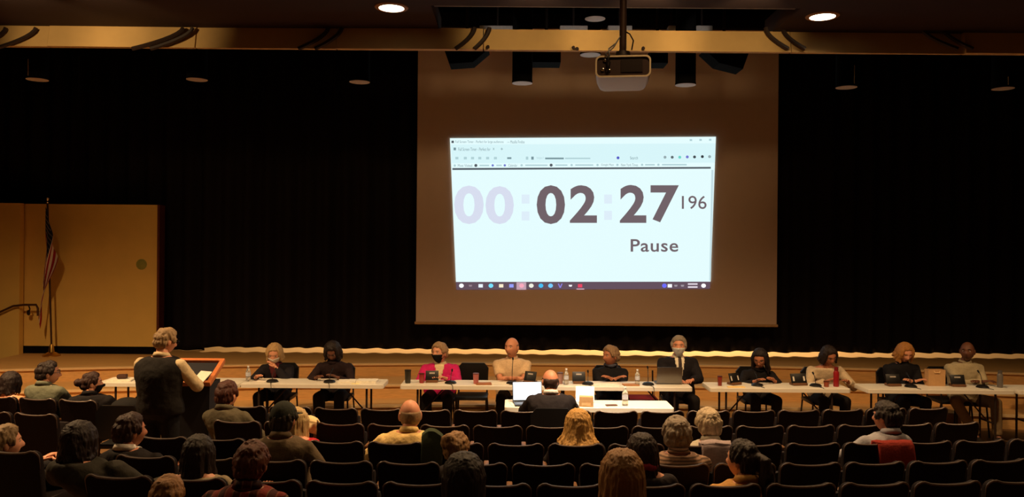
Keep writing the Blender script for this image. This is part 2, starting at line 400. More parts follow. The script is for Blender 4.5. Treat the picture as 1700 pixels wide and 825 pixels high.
# ceiling beam made of tilted plaster panels with curved dark bars for ribs and their shadows
DB = 8.8
bz0, bz1 = P(850, 84, DB).z, P(850, 48, DB).z
t = thing('ceiling_beam', 'long tan plaster soffit beam under the ceiling above the stage front', 'beam', (0, DB, bz0))
edges = [-320, 78, 322, 556, 800, 1310, 1596, 2020]
yaw = [.05, .05, -.02, -.03, .0, .02, .03]
for i in range(7):
    xa = (edges[i] - 850) * DB / F; xb = (edges[i + 1] - 850) * DB / F
    dy = .035 * ((i * 37) % 3 - 1) * .4
    mb = MB(); rings = []
    for x in (xa + .006, xb - .006):
        o_ = yaw[i] * (x - (xa + xb) / 2) * .3
        rings.append([(x, o_ + dy - .030, 0), (x, o_ + dy + .02, bz1 - bz0), (x, .09, bz1 - bz0), (x, .04, 0)])
    mb.loft(rings); mb.build('beam_panel', M_beam, t, smooth=False)
M_dark_brown = mat('dark_brown', (40, 24, 18), .6)
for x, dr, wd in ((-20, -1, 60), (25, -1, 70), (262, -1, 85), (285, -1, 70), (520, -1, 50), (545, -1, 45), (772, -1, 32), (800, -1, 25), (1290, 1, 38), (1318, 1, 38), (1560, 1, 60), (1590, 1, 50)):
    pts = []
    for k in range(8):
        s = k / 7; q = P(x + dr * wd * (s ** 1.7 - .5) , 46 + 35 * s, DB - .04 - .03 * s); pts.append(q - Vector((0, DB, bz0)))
    MB().tube(pts, [.024] * 8, 6).build('rib_shadow_bar', M_dark_brown, t)
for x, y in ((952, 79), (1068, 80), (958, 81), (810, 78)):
    q = P(x, y, DB - .06) - Vector((0, DB, bz0)); MB().sphere(q, .02, 8, 6).build('clamp', M_dark_brown, t)
# two lit downlights
M_lamp = screen_mat('lamp_glow', (255, 236, 205), 9.0)
for x, y, lb in ((650, 12, 'round lit recessed ceiling downlight left of the projector pole'), (1365.5, 26.5, 'round lit recessed ceiling downlight right of the projector pole')):
    u0 = (y - 412.5) - ROLL * (x - 850); D = -(CZ - CAMZ) * F / u0; q = P(x, y, D)
    t = thing('downlight', lb, 'light', (q.x, q.y, CZ))
    MB().lathe([(.125, -.012), (.002, -.012), (.002, -.008), (.125, -.008)], seg=28).build('lens', M_lamp, t)
    MB().lathe([(.128, 0), (.128, -.014), (.165, -.008), (.168, 0)], seg=28).build('trim_ring', mat('lamp_trim', (150, 110, 80), .5), t)
# cylinder pendants over the stage front, unlit
def pendant(x, y, D, label, length=1.0, ztop=7.3, rod=0):
    q = P(x, y, D)
    t = thing('pendant_lamp', label, 'light', q, 0, 'cylinder pendants over the stage')
    r = 17.2 * D / F
    MB().lathe([(r * .93, .01), (r, 0), (r, .02), (r * .97, .03), (r * .97, length), (r * .5, length + .05), (0.01, length + .05)], seg=24).build('housing', M_matte, t)
    MB().lathe([(r * .99, -.004), (r * .2, -.002), (.002, -.002), (.002, .004), (r * .99, .004)], seg=24).build('diffuser', mat('pale_diffuser', (196, 184, 176), .5), t)
    MB().tube([(0, 0, length + .04), (0, 0, ztop - q.z)], .012, 6).build('stem', M_stand, t)
    if rod: MB().tube([(r * rod, -r * .95, .02), (r * rod, -r * .95, .02 + abs(rod) * .5 + .05)], .008, 6).build('edge_glint_rod', M_chrome, t)  # pale rod put in for the glint along the lit cylinder edge
names = ['leftmost black cylinder pendant, high above the yellow panel', 'second black cylinder pendant from the left below the beam', 'unlit black cylinder pendant just left of the screen', 'black cylinder pendant against the screen left of the projector', 'black cylinder pendant against the screen right of the projector', 'unlit black cylinder pendant just right of the screen', 'rightmost black cylinder pendant at the edge of the picture']
for (x, y), n_ in zip(((62, 132), (327, 132), (597, 136), (867, 138), (1138, 141), (1405, 145), (1665, 147)), names): pendant(x, y, 9.8, n_, rod={62: -.3, 1405: .35, 1665: -.1}.get(x, 0))
pendant(988, 31, 9.9, 'black cylinder pendant in the dark opening above the beam', .9, 7.3)
pendant(980, 91, 11.5, 'small pendant disc half hidden behind the projector top', .8, 7.3)
# dark stage lanterns and boxes hung behind the beam, pale duct boxes above it
def lantern(x0, x1, y0, y1, D, label, wedge=0):
    a_, b_ = P(x0, y0, D), P(x1, y1, D); c = (a_ + b_) / 2
    t = thing('stage_lantern', label, 'spotlight', (c.x, D, b_.z))
    w_, h_ = b_.x - a_.x, a_.z - b_.z
    out = [(-w_ / 2, h_), (-w_ / 2 * (.75 if wedge >= 0 else .1), wedge and .0 or 0), (w_ / 2 * (.3 if wedge > 0 else .75), 0 if wedge <= 0 else h_ * .12), (w_ / 2, h_)]
    if wedge == 0: out = [(-w_ / 2, h_), (-w_ / 2, 0), (w_ / 2, 0), (w_ / 2, h_)]
    if wedge < 0: out = [(-w_ / 2, h_), (-w_ / 2 * .35, h_ * .3), (w_ / 2 * .7, 0), (w_ / 2, h_)]
    MB().prism(out, -.12, .2).build('housing', M_matte, t, smooth=False)
    MB().tube([(-w_ * .42, .04, h_ * .9), (-w_ * .42, .04, h_ + .18), (w_ * .42, .04, h_ + .18), (w_ * .42, .04, h_ * .9)], .014, 6).build('yoke', M_stand, t)
    MB().tube([(0, .04, h_ + .18), (0, .04, 7.3 - b_.z)], .02, 6).build('hanger', M_stand, t)
lantern(738, 812, 84, 110, 9.9, 'dark wedge shaped lantern at the left of the screen top', 1)
lantern(884, 930, 86, 107, 10.2, 'dark box lantern beside the left pendant on the screen')
lantern(1078, 1106, 86, 108, 10.2, 'dark box lantern right of the projector')
lantern(1166, 1240, 86, 118, 9.9, 'dark sloped lantern at the right of the screen top', -1)
for x0, x1, lb in ((796, 856, 'first pale box from the left above the beam'), (930, 976, 'second pale box from the left above the beam'), (1010, 1050, 'pale box above the beam behind the projector pole'), (1111, 1123, 'narrow pale box above the beam'), (1152, 1184, 'rightmost pale box above the beam')):
    a_, b_ = P(x0, 41, 10.0), P(x1, 64, 10.0)
    o = MB().box(((a_.x + b_.x) / 2, 10.1, (a_.z + b_.z) / 2), (b_.x - a_.x, .14, a_.z - b_.z), bev=.008).build('duct_box', mat('pale_grey_metal', (190, 184, 180), .6)); tag(o, lb, 'box', 'pale boxes above the beam')
    MB().tube([(b_.x * .5 + a_.x * .5, 10.1, a_.z), (b_.x * .5 + a_.x * .5, 10.1, 7.3)], .015, 6).build('hanger', M_stand, o)
# grey catwalk pipe along the top of the frame
a_, b_ = P(700, 3, 8.32), P(1290, 6, 8.32)
o = MB().tube([(-.80, 8.06, 4.97), (2.82, 8.06, 4.97)], .05, 10).build('lighting_pipe', mat('pipe_grey', (110, 104, 104), .6)); tag(o, 'grey pipe across the dark ceiling opening above the projector', 'pipe')

# projector on its ceiling pole
DJ = 5.6
c = P(1034, 156, DJ); t = thing('projector', 'white projector with a framed rear panel hanging from a ceiling pole', 'projector', (c.x, DJ, P(1034, 128, DJ).z), -math.radians(7))
W2 = .192; H2 = P(1034, 92, DJ).z - P(1034, 128, DJ).z
def rrect(w, h, r, z0=0, n=4, y=0):
    out = []
    for cx, cz, a0 in ((w - r, h - r, 0), (-w + r, h - r, 90), (-w + r, r, 180), (w - r, r, 270)):
        for k in range(n + 1):
            a = math.radians(a0 + 90 * k / n); out.append((cx + r * math.cos(a), y, z0 + cz + r * math.sin(a)))
    return out
M_pw = mat('projector_white', (214, 210, 206), .5, 0, .03)
MB().loft([rrect(W2 * .985, H2, .035, y=.012), rrect(W2, H2, .035, y=.05), rrect(W2 * .99, H2 * 1.0, .035, y=.3), rrect(W2 * .9, H2 * .96, .03, y=.47), rrect(W2 * .82, H2 * .85, .03, y=.5)]).build('case', M_pw, t)
mb = MB(); o1 = rrect(W2, H2, .035); i1 = rrect(W2 - .011, H2 - .022, .028, .011)
k = len(o1); vs = [(x, -.006, z) for x, y, z in o1] + [(x, -.006, z) for x, y, z in i1] + [(x, .02, z) for x, y, z in o1] + [(x, .014, z) for x, y, z in i1]
fs = []
for i in range(k):
    j = (i + 1) % k; fs += [(i, j, k + j, k + i), (2 * k + i, i, j, 2 * k + j)[::1], (k + i, k + j, 3 * k + j, 3 * k + i), (2 * k + i, 2 * k + j, 3 * k + j, 3 * k + i)]
mb.add(vs, fs); mb.build('rear_frame', mat('frame_cream', (236, 214, 176), .4), t)
MB().prism([(x, z) for x, y, z in rrect(W2 - .011, H2 - .022, .028, .011)], .004, .012).build('rear_panel', mat('rear_panel_brown', (58, 38, 30), .6), t)
for x, z, r in ((-.125, .12, .014), (-.14, .055, .014), (-.095, .05, .012)):
    MB().sphere((x, 0, z), (r, .008, r * .8), 10, 6).build('socket', M_chrome, t)
MB().box((.06, .002, .08), (.15, .006, .09)).build('vent_grille', M_stand, t, smooth=False)
for pts in ([(-.1, -.01, .05), (-.09, -.02, .1), (-.12, -.015, .16), (-.07, .02, .21), (-.02, .06, .30)], [(-.095, -.01, .03), (-.11, -.02, .09), (-.095, -.02, .15), (-.1, .0, .2), (-.05, .05, .25)], [(.06, .05, .2), (.07, .03, .26), (.045, .04, .31), (.02, .06, .33)]):
    MB().tube(pts, .005, 6).build('cable', M_plastic, t)
MB().lathe([(.10, H2 + .0), (.10, H2 + .012), (.055, H2 + .03), (.05, H2 + .06), (.002, H2 + .06)], (0, .15, 0), 20).build('mount_plate', M_stand, t)
MB().tube([(0, .15, H2 + .03), (0, .15, CZ + .02 - t.location.z)], .025, 12).build('pole', mat('pole_brown', (70, 50, 42), .5, .4), t)
MB().lathe([(.09, CZ - t.location.z - .005), (.09, CZ - t.location.z - .03), (.03, CZ - t.location.z - .04), (.002, CZ - t.location.z - .04)], (0, .15, 0), 18).build('ceiling_flange', M_stand, t)

# the flag
q = P(85.5, 589, 13.75)
t = thing('flag_on_pole', 'furled American flag on a brass footed pole at the left of the stage', 'flag', (q.x, 13.75, STAGE))
ht = P(79, 322, 13.75).z - STAGE; tx = P(79, 322, 13.75).x - q.x
MB().lathe([(.14, 0), (.14, .02), (.09, .05), (.05, .07), (.035, .16), (.022, .2), (.002, .2)], seg=20).build('base', M_brass, t)
MB().tube([(0, 0, .15), (tx, 0, ht - .16)], .016, 8).build('pole', wood_mat('dark_pole', (60, 32, 20)), t)
MB().lathe([(.012, -.16), (.02, -.14), (.012, -.12), (.03, -.08), (.03, -.06), (.012, -.03), (.003, 0)], (tx, 0, ht), 12).build('finial', M_chrome, t)
mred, mwhite = cloth('flag_red', (150, 34, 38), var=.05), cloth('flag_white', (214, 196, 180), var=.05)
mblue = cloth('flag_blue', (34, 38, 66), var=.05)
NU, NV = 46, 26; vs = []; fs = []; ms = []
def flagpt(u, v):
    z = ht - .22 - .92 * v - 1.16 * u * (1 - .10 * (1 - v))
    pole = tx * (z / ht)
    x = pole + (17 * v ** .8 * (1 - 1.95 * u) - 2) / 97 + .022 * math.sin(v * 15 + u * 4) * (.25 + v) + .02 * math.sin(u * 7 + 1) * v
    y = -.035 - .05 * math.sin(v * 13 + u * 5) * (.3 + .7 * u) - .04 * v
    return (x, y, z)
for i in range(NU + 1):
    for j in range(NV + 1): vs.append(flagpt(i / NU, j / NV))
for i in range(NU):
    for j in range(NV):
        fs.append((i * (NV + 1) + j, (i + 1) * (NV + 1) + j, (i + 1) * (NV + 1) + j + 1, i * (NV + 1) + j + 1))
        u, v = (i + .5) / NU, j
        ms.append(2 if (u < .42 and v < 14) else (0 if (j // 2) % 2 == 0 else 1))
mb = MB(); mb.add(vs, fs); mb.m = ms; fl = mb.build('flag_cloth', [mred, mwhite, mblue], t, smooth='all')
sm = fl.modifiers.new('thickness', 'SOLIDIFY'); sm.thickness = .004
mb = MB()
for r in range(9):
    for cidx in range(6 if r % 2 == 0 else 5):
        u = .42 * ((cidx + (.5 if r % 2 == 0 else 1.0)) / 6); v = 14 / 26 * (r + .5) / 9
        p = Vector(flagpt(u, v)); pu = (Vector(flagpt(u + .01, v)) - p).normalized(); pv = (Vector(flagpt(u, v + .01)) - p).normalized(); nn = pu.cross(pv).normalized()
        if nn.y > 0: nn = -nn
        pts = []
        for k_ in range(10):
            rr = .016 if k_ % 2 == 0 else .007; a = 2 * PI * k_ / 10; pts.append(p + nn * .006 + rr * (math.cos(a) * pu + math.sin(a) * pv))
        mb.add(pts, [tuple(range(10))])
mb.build('stars', mwhite, fl, smooth=False)

# ------------------------------------------------------------------ furniture
TH = .74
def make_table(label, x0, x1, D, group, z=0, depth=.457):
    a_ = P(x0, 640, D).x; b_ = P(x1, 640, D).x; L = b_ - a_
    t = thing('folding_table', label, 'table', ((a_ + b_) / 2, D + depth / 2, 0), 0, group)
    mb = MB(); out = rrect(L / 2, depth, .03)
    mb.loft([[(x, zz - depth / 2, TH - .05) for x, y, zz in out], [(x, zz - depth / 2, TH - .004) for x, y, zz in out], [(x * .997, (zz - depth / 2) * .985, TH) for x, y, zz in out]])
    mb.build('table_top', M_white, t)
    for s in (-1, 1):
        lx = s * (L / 2 - .22)
        MB().tube([(lx, -.17, TH - .05), (lx, -.17, .02)], .014, 8).tube([(lx, .17, TH - .05), (lx, .17, .02)], .014, 8).tube([(lx, -.2, .016), (lx, .2, .016)], .016, 8).tube([(lx, -.17, .3), (lx, .17, .3)], .011, 8).build('leg_frame', M_stand, t)
        MB().tube([(lx, 0, .3), (lx - s * .34, 0, TH - .055)], .010, 8).build('brace', M_stand, t)
    return t
D1 = 10.3
g = 'white folding tables of the panel'
make_table('white folding table behind the lectern at the left end', 160, 397, D1, g)
make_table('white folding table with papers at its right end, under the writing dark haired panelist', 399, 636, D1, g)
make_table('white folding table in front of the magenta jacket', 664, 906.5, D1 - .02, g)
make_table('white folding table in front of the suited man with the grey laptop', 907.5, 1150, D1 - .02, g)
make_table('white folding table with the red bottle', 1179, 1413, D1 - .04, g)
make_table('white folding table with the paper bag', 1441, 1686, D1 - .05, g)
make_table('white folding table cut off by the right edge of the picture', 1692, 1935, D1 - .05, g)
DF = 8.92
ft = make_table('brightly lit white folding table of the suited man facing the stage', 838, 1120, DF, None)

def chair_proto():
    t = thing('stacking_chair', 'x', 'chair')
    MB().box((0, 0, .44), (.44, .42, .05), bev=.02).build('seat', M_plastic, t)
    mb = MB(); out = [(-.21, .56), (-.22, .8), (-.16, .87), (.16, .87), (.22, .8), (.21, .56), (.16, .53), (-.16, .53)]
    mb.prism(out, -.25, -.215); mb.build('backrest', M_plastic, t)
    for s in (-1, 1):
        MB().tube([(s * .2, .19, .43), (s * .22, .23, .0)], .012, 8).build('leg', M_stand, t)
        MB().tube([(s * .2, -.23, .8), (s * .2, -.2, .43), (s * .22, -.25, .0)], .012, 8).build('leg', M_stand, t)
    return t
chair0 = chair_proto()
used = []
def place_chair(X, D, rz, label):
    g = 'black chairs of the panel'
    if not used:
        used.append(1); chair0.location = (X, D, 0); chair0.rotation_euler = (0, 0, rz); chair0['label'] = label; chair0['group'] = g; return chair0
    return dup(chair0, (X, D, 0), rz, label, g)

# ------------------------------------------------------------------ theatre seats
PITCH = .482
SB = .84
def seat_proto(occ):
    t = thing('auditorium_seat', 'x', 'seat')
    hw = .222
    def top(x): return SB - .018 * (1 - (x / hw) ** 2)
    out = []
    n = 9
    r = .055
    for k in range(5):
        a = PI / 2 * k / 4; out.append((hw - r + r * math.cos(a), top(hw) - r + r * math.sin(a)))
    for k in range(1, n):
        x = (hw - r) * (1 - 2 * k / n); out.append((x, top(x)))
    for k in range(5):
        a = PI / 2 + PI / 2 * k / 4; out.append((-hw + r + r * math.cos(a), top(hw) - r + r * math.sin(a)))
    out += [(-hw + .02, .36), (hw - .02, .36)]
    def place(x, y, z): return (x, y + (SB - z) * .2 - .03 * (1 - (x / hw) ** 2) + .03, z)
    rings = []
    for y, s in ((.0, .985), (.008, 1), (.045, 1), (.062, .93)):
        rings.append([place(x * s, y, .6 + (z - .6) * s) for x, z in out])
    mb = MB(); mb.loft(rings); mb.build('backrest', M_seat, t)
    rim = [place(x, .004, z + .002) for x, z in [(hw - .004, .70)] + out[:-2] + [(-hw + .004, .70)]]
    MB().tube(rim, [.002, .004] + [.007] * (len(rim) - 4) + [.004, .002], 8).build('back_rim', M_rim, t)
    mb = MB()
    if occ: mb.box((0, .33, .41), (.42, .40, .09), bev=.03)
    else: mb.box((0, .20, .55), (.42, .09, .36), rot=Matrix.Rotation(-.18, 3, 'X'), bev=.03)
    mb.build('seat_cushion', M_seat, t)
    for s in (-1, 1):
        x = s * PITCH / 2
        if s < 0:
            MB().box((x, .20, .615), (.045, .26, .028), bev=.011).build('armrest', M_arm, t)
            MB().box((x, .20, .30), (.022, .07, .60)).box((x, .2, .012), (.05, .26, .024)).build('standard', M_stand, t, smooth=False)
    return t
sp = {0: seat_proto(0), 1: seat_proto(1)}
first = {0: True, 1: True}
def endframe(t):
    x = PITCH / 2
    MB().box((x, .20, .615), (.045, .26, .028), bev=.011).build('armrest', M_arm, t)
    MB().box((x, .20, .30), (.022, .07, .60)).box((x, .2, .012), (.05, .26, .024)).build('standard', M_stand, t, smooth=False)

ROWD = [8.2, 7.25, 6.37, 5.67, 4.97, 4.28]
ROWZ = [P(850, y, d).z for y, d in zip((682.5, 708, 738, 771, 805.5), ROWD)] + [1.075]
def rowd(i, X): return ROWD[i] + .017 * (X - .1) ** 2
def rowx(i, px):
    X = (px - 850) * ROWD[i] / F
    for _ in range(6): X = (px - 850) * rowd(i, X) / F
    return X
anchors = [1294.6, 873, 909.6, 849, 890, 860]
ORD = ['first', 'second', 'third', 'fourth', 'fifth', 'sixth', 'seventh', 'eighth', 'ninth', 'tenth', 'eleventh', 'twelfth', 'thirteenth', 'fourteenth', 'fifteenth', 'sixteenth', 'seventeenth']
ROWN = ['front row', 'second row', 'third row', 'fourth row', 'fifth row', 'row cut by the picture bottom']
seats = []                        # row, X, block, order
for i in range(6):
    ax = rowx(i, anchors[i]); k = 0
    xs = []
    x = ax
    while x > -2.95 + .1: x -= PITCH
    x += PITCH * (1 if x < -3.12 else 0)
    while x + PITCH < 4.75:
        xs.append(x + PITCH / 2); x += PITCH
    for k, X in enumerate(xs): seats.append([i, X, 'main', k, False])
    if i < 2:
        e = rowx(i, 161 if i == 0 else 94)
        for k in range(4 if i == 0 else 3): seats.append([i, e - PITCH * (k + .5), 'left', k, False])
    elif i == 3:
        seats.append([i, -3.70, 'left', 0, False])
def seat_near(i, X):
    return min((s for s in seats if s[0] == i), key=lambda s: abs(s[1] - X))

# ------------------------------------------------------------------ people
HD = (.078, .098, .113)
def sm(a, b_, x):
    t_ = max(0, min(1, (x - a) / (b_ - a))); return t_ * t_ * (3 - 2 * t_)
def gs(x, w_): return math.exp(-(x / w_) ** 2)
def head_pt(d):
    x, y, z = d
    px, py, pz = x * HD[0], y * HD[1], z * HD[2]
    lo = sm(.0, -1.0, z)
    px *= 1 - .30 * lo * (1 if y > -.2 else .6)
    if y < 0: py *= 1 - .30 * sm(-.2, -.9, z)
    if y > .3:
        f = sm(.3, .9, y)
        py += f * (.024 * gs(px, .012) * (sm(.022, -.022, pz) * sm(-.046, -.030, pz)))
        py += f * .004 * gs(pz - .032, .010)
        py -= f * .009 * (gs(px - .031, .016) + gs(px + .031, .016)) * gs(pz - .012, .013)
        py += f * .006 * gs(px, .024) * (gs(pz + .056, .007) + gs(pz + .070, .008))
        py += f * .010 * gs(px, .026) * gs(pz + .100, .018)
        py += f * .004 * (gs(px - .042, .018) + gs(px + .042, .018)) * gs(pz + .02, .02)
    return Vector((px, py, pz))
def dirs(seg, rings):
    for i in range(rings + 1):
        t_ = PI * i / rings
        for j in range(seg):
            a = 2 * PI * j / seg; yield (math.sin(t_) * math.sin(a), math.sin(t_) * math.cos(a), math.cos(t_))
HSEG, HR = 44, 34
HEAD_V = [head_pt(d) for d in dirs(HSEG, HR)]
HEAD_D = list(dirs(HSEG, HR))
HEAD_F = [(i * HSEG + j, (i + 1) * HSEG + j, (i + 1) * HSEG + (j + 1) % HSEG, i * HSEG + (j + 1) % HSEG) for i in range(HR) for j in range(HSEG)]
def hair_line(style, az):
    """lowest height (in head half-heights) at which hair grows, az = angle from the face"""
    if style == 'bald':
        return -.6 if az > 98 else (-.05 if az > 80 else 9)
    pts = {'short': [(0, .66), (40, .60), (58, .35), (66, -.1), (80, -.05), (95, .1), (112, -.55), (180, -.62)],
           'bob': [(0, .62), (30, .5), (42, .1), (50, -.6), (60, -.85), (180, -.8)],
           'long': [(0, .62), (35, .5), (48, 0), (58, -.8), (180, -.85)],
           'tied': [(0, .7), (45, .6), (62, .2), (72, -.05), (95, .1), (112, -.55), (180, -.62)]}
    p = pts.get(style, pts['short'])
    for (a, za), (b_, zb_) in zip(p, p[1:]):
        if a <= az <= b_: return za + (zb_ - za) * (az - a) / (b_ - a)
    return p[-1][1]
STR = {'bob': (52, .105, .012, .004, 34), 'curly': (48, .10, .022, .014, 34), 'long': (58, .20, .02, .006, 34), 'longback': (62, .30, .055, .008, 38)}
def hair_shells(mb, style, seed, thick=.014, hth=.014, hlen=None, hflare=None):
    base = {'bun': 'tied', 'pony': 'tied', 'curly': 'tied', 'bob': 'tied', 'long': 'tied', 'longback': 'tied', 'updo': 'tied'}.get(style, style)
    seg, rg = 40, 28; vs = []
    rough = .014 if style in ('curly', 'updo') else .007
    for d in dirs(seg, rg):
        p = head_pt(d); az = abs(math.degrees(math.atan2(d[0], d[1])))
        hl = hair_line(base, az); k = sm(hl - .12, hl + .06, d[2])
        if base == 'bald': k *= sm(.50, .28, d[2])
        th = thick * (1.5 if base in ('bob', 'long') else 1) * (.22 if base == 'bald' else 1)
        nrm = Vector((d[0] / HD[0], d[1] / HD[1], d[2] / HD[2])).normalized()
        nz = noise.noise(Vector(d) * (6 if rough > .01 else 3.2) + Vector((seed, 0, 0))) * rough
        strand = .0025 * math.sin(az * .8 + seed) if base in ('bob', 'long') else 0
        off = (th + nz + strand) if k > 0 else 0
        q = p + nrm * (off * k - .012 * (1 - k))
        if base in ('bob', 'long') and d[2] < -.1 and k > .5:
            s = sm(-.1, -.8, d[2]); q.x *= 1 + .25 * s; q.z -= .03 * s; q.y -= .012 * s if d[1] < .3 else 0
        vs.append(q)
    fs = [(i * seg + j, (i + 1) * seg + j, (i + 1) * seg + (j + 1) % seg, i * seg + (j + 1) % seg) for i in range(rg) for j in range(seg)]
    mb.add(vs, fs)
    if style in ('short', 'bun', 'pony'):
        rnd = random.Random(seed)
        for lay_ in range(3):
            n = 26
            for k in range(n):
                azd = (360 * (k + .33 * lay_) / n + rnd.uniform(-4, 4)) % 360; a_ = min(azd, 360 - azd)
                hl = max(-.6, min(.9, hair_line(base, a_))); e1 = math.degrees(math.asin(hl)) + lay_ * (82 - math.degrees(math.asin(hl))) * .28 + rnd.uniform(-3, 5); e0 = min(88, e1 + 34); az = math.radians(azd); pts = []
                for q_ in (0, .35, .7, 1):
                    e_ = math.radians(e0 + (e1 - e0) * q_); dz_ = az + .10 * math.sin(seed + k) * q_
                    d = (math.cos(e_) * math.sin(dz_), math.cos(e_) * math.cos(dz_), math.sin(e_)); nr = Vector((d[0] / HD[0], d[1] / HD[1], d[2] / HD[2])).normalized()
                    pts.append(head_pt(d) + nr * (hth * (.75 if style == 'short' else .55) + rnd.uniform(-.002, .004)) * (1 - .35 * (q_ > .9)))
                mb.tube(pts, [.006, .012, .011, .004], 6)
    if style in STR:
        az0, L, fl, wv, n = STR[style]; L = hlen or L; fl = fl if hflare is None else hflare; rnd = random.Random(seed)
        for k in range(n):
            az = math.radians(az0 + (360 - 2 * az0) * k / (n - 1) + rnd.uniform(-3, 3)); pts = []
            for el in (78, 55, 30, 6):
                e_ = math.radians(el); d = (math.cos(e_) * math.sin(az), math.cos(e_) * math.cos(az), math.sin(e_))
                nr = Vector((d[0] / HD[0], d[1] / HD[1], d[2] / HD[2])).normalized(); pts.append(head_pt(d) + nr * (.010 + rnd.uniform(-.003, .004)))
            lp = pts[-1]; r0 = math.hypot(lp.x, lp.y); ze = -L * rnd.uniform(.86, 1.12); ox, oy = lp.x / r0, lp.y / r0; ph = rnd.uniform(0, 6)
            for q_ in (.3, .6, .85, 1):
                r_ = r0 * (1 - .06 * math.sin(PI * q_)) + fl * q_ * q_ + rnd.uniform(-.009, .009)
                tw = wv * math.sin(q_ * 9 + ph)
                pts.append(Vector((ox * r_ - oy * tw, oy * r_ + ox * tw - .02 * q_, lp.z + (ze - lp.z) * q_)))
            mb.tube(pts, [.008, .013, .016, .017, .017, .016, .012, .004], 8)
    if style == 'never':
        L = .40 if style == 'longback' else .26
        rings = []
        for k in range(13):
            s = k / 12; z = .05 - L * s; wd = .092 - .012 * s + .016 * math.sin(s * 3); dp = .050 - .018 * s; cy = -.062 - .050 * s ** .7
            ring = []
            for j in range(28):
                a = 2 * PI * j / 28
                rr = 1 + .10 * math.sin(j * 2.9 + seed) + .05 * noise.noise(Vector((j, s * 3, seed)))
                zz = z + (.03 * math.sin(j * 1.9 + seed) * s)
                ring.append((wd * math.cos(a) * rr, cy + dp * math.sin(a) * rr, zz))
            rings.append(ring)
        mb.loft(rings)
        if style == 'never':
            for sx in (-1, 1):
                mb.tube([(sx * .072, .015, .02), (sx * .088, .02, -.06), (sx * .092, .03, -.13), (sx * .085, .045, -.20)], [.025, .030, .028, .012], 10)
    if style == 'bun': mb.sphere((0, -.125, .02), (.045, .04, .042), 12, 8)
    if style == 'updo':
        for k in range(5): mb.sphere((random.uniform(-.05, .05), -.07 + random.uniform(-.02, .02), .08 + random.uniform(-.03, .03)), (.045, .04, .04), 12, 8)
    if style == 'pony':
        mb.tube([(0, -.10, .05), (0, -.145, .03), (0, -.16, -.06), (0, -.14, -.17), (0, -.13, -.24)], [.022, .035, .045, .040, .012], 12)

def ik(Sh, W, a, b_, pole):
    d = W - Sh; L = min(d.length, (a + b_) * .995); d.normalize()
    W = Sh + d * L
    x = (a * a - b_ * b_ + L * L) / (2 * L); h = math.sqrt(max(a * a - x * x, 0))
    p = pole - d * pole.dot(d); p.normalize()
    return Sh + d * x + p * h, W
def skin_tones(k): return {'light': (214, 150, 118), 'tan': (176, 112, 80), 'dark': (108, 66, 46), 'pink': (206, 140, 108)}[k]
M_eye = mat('eye_white', (170, 158, 150), .3, 0, 0); M_iris = mat('iris_dark', (40, 26, 20), .3, 0, 0)

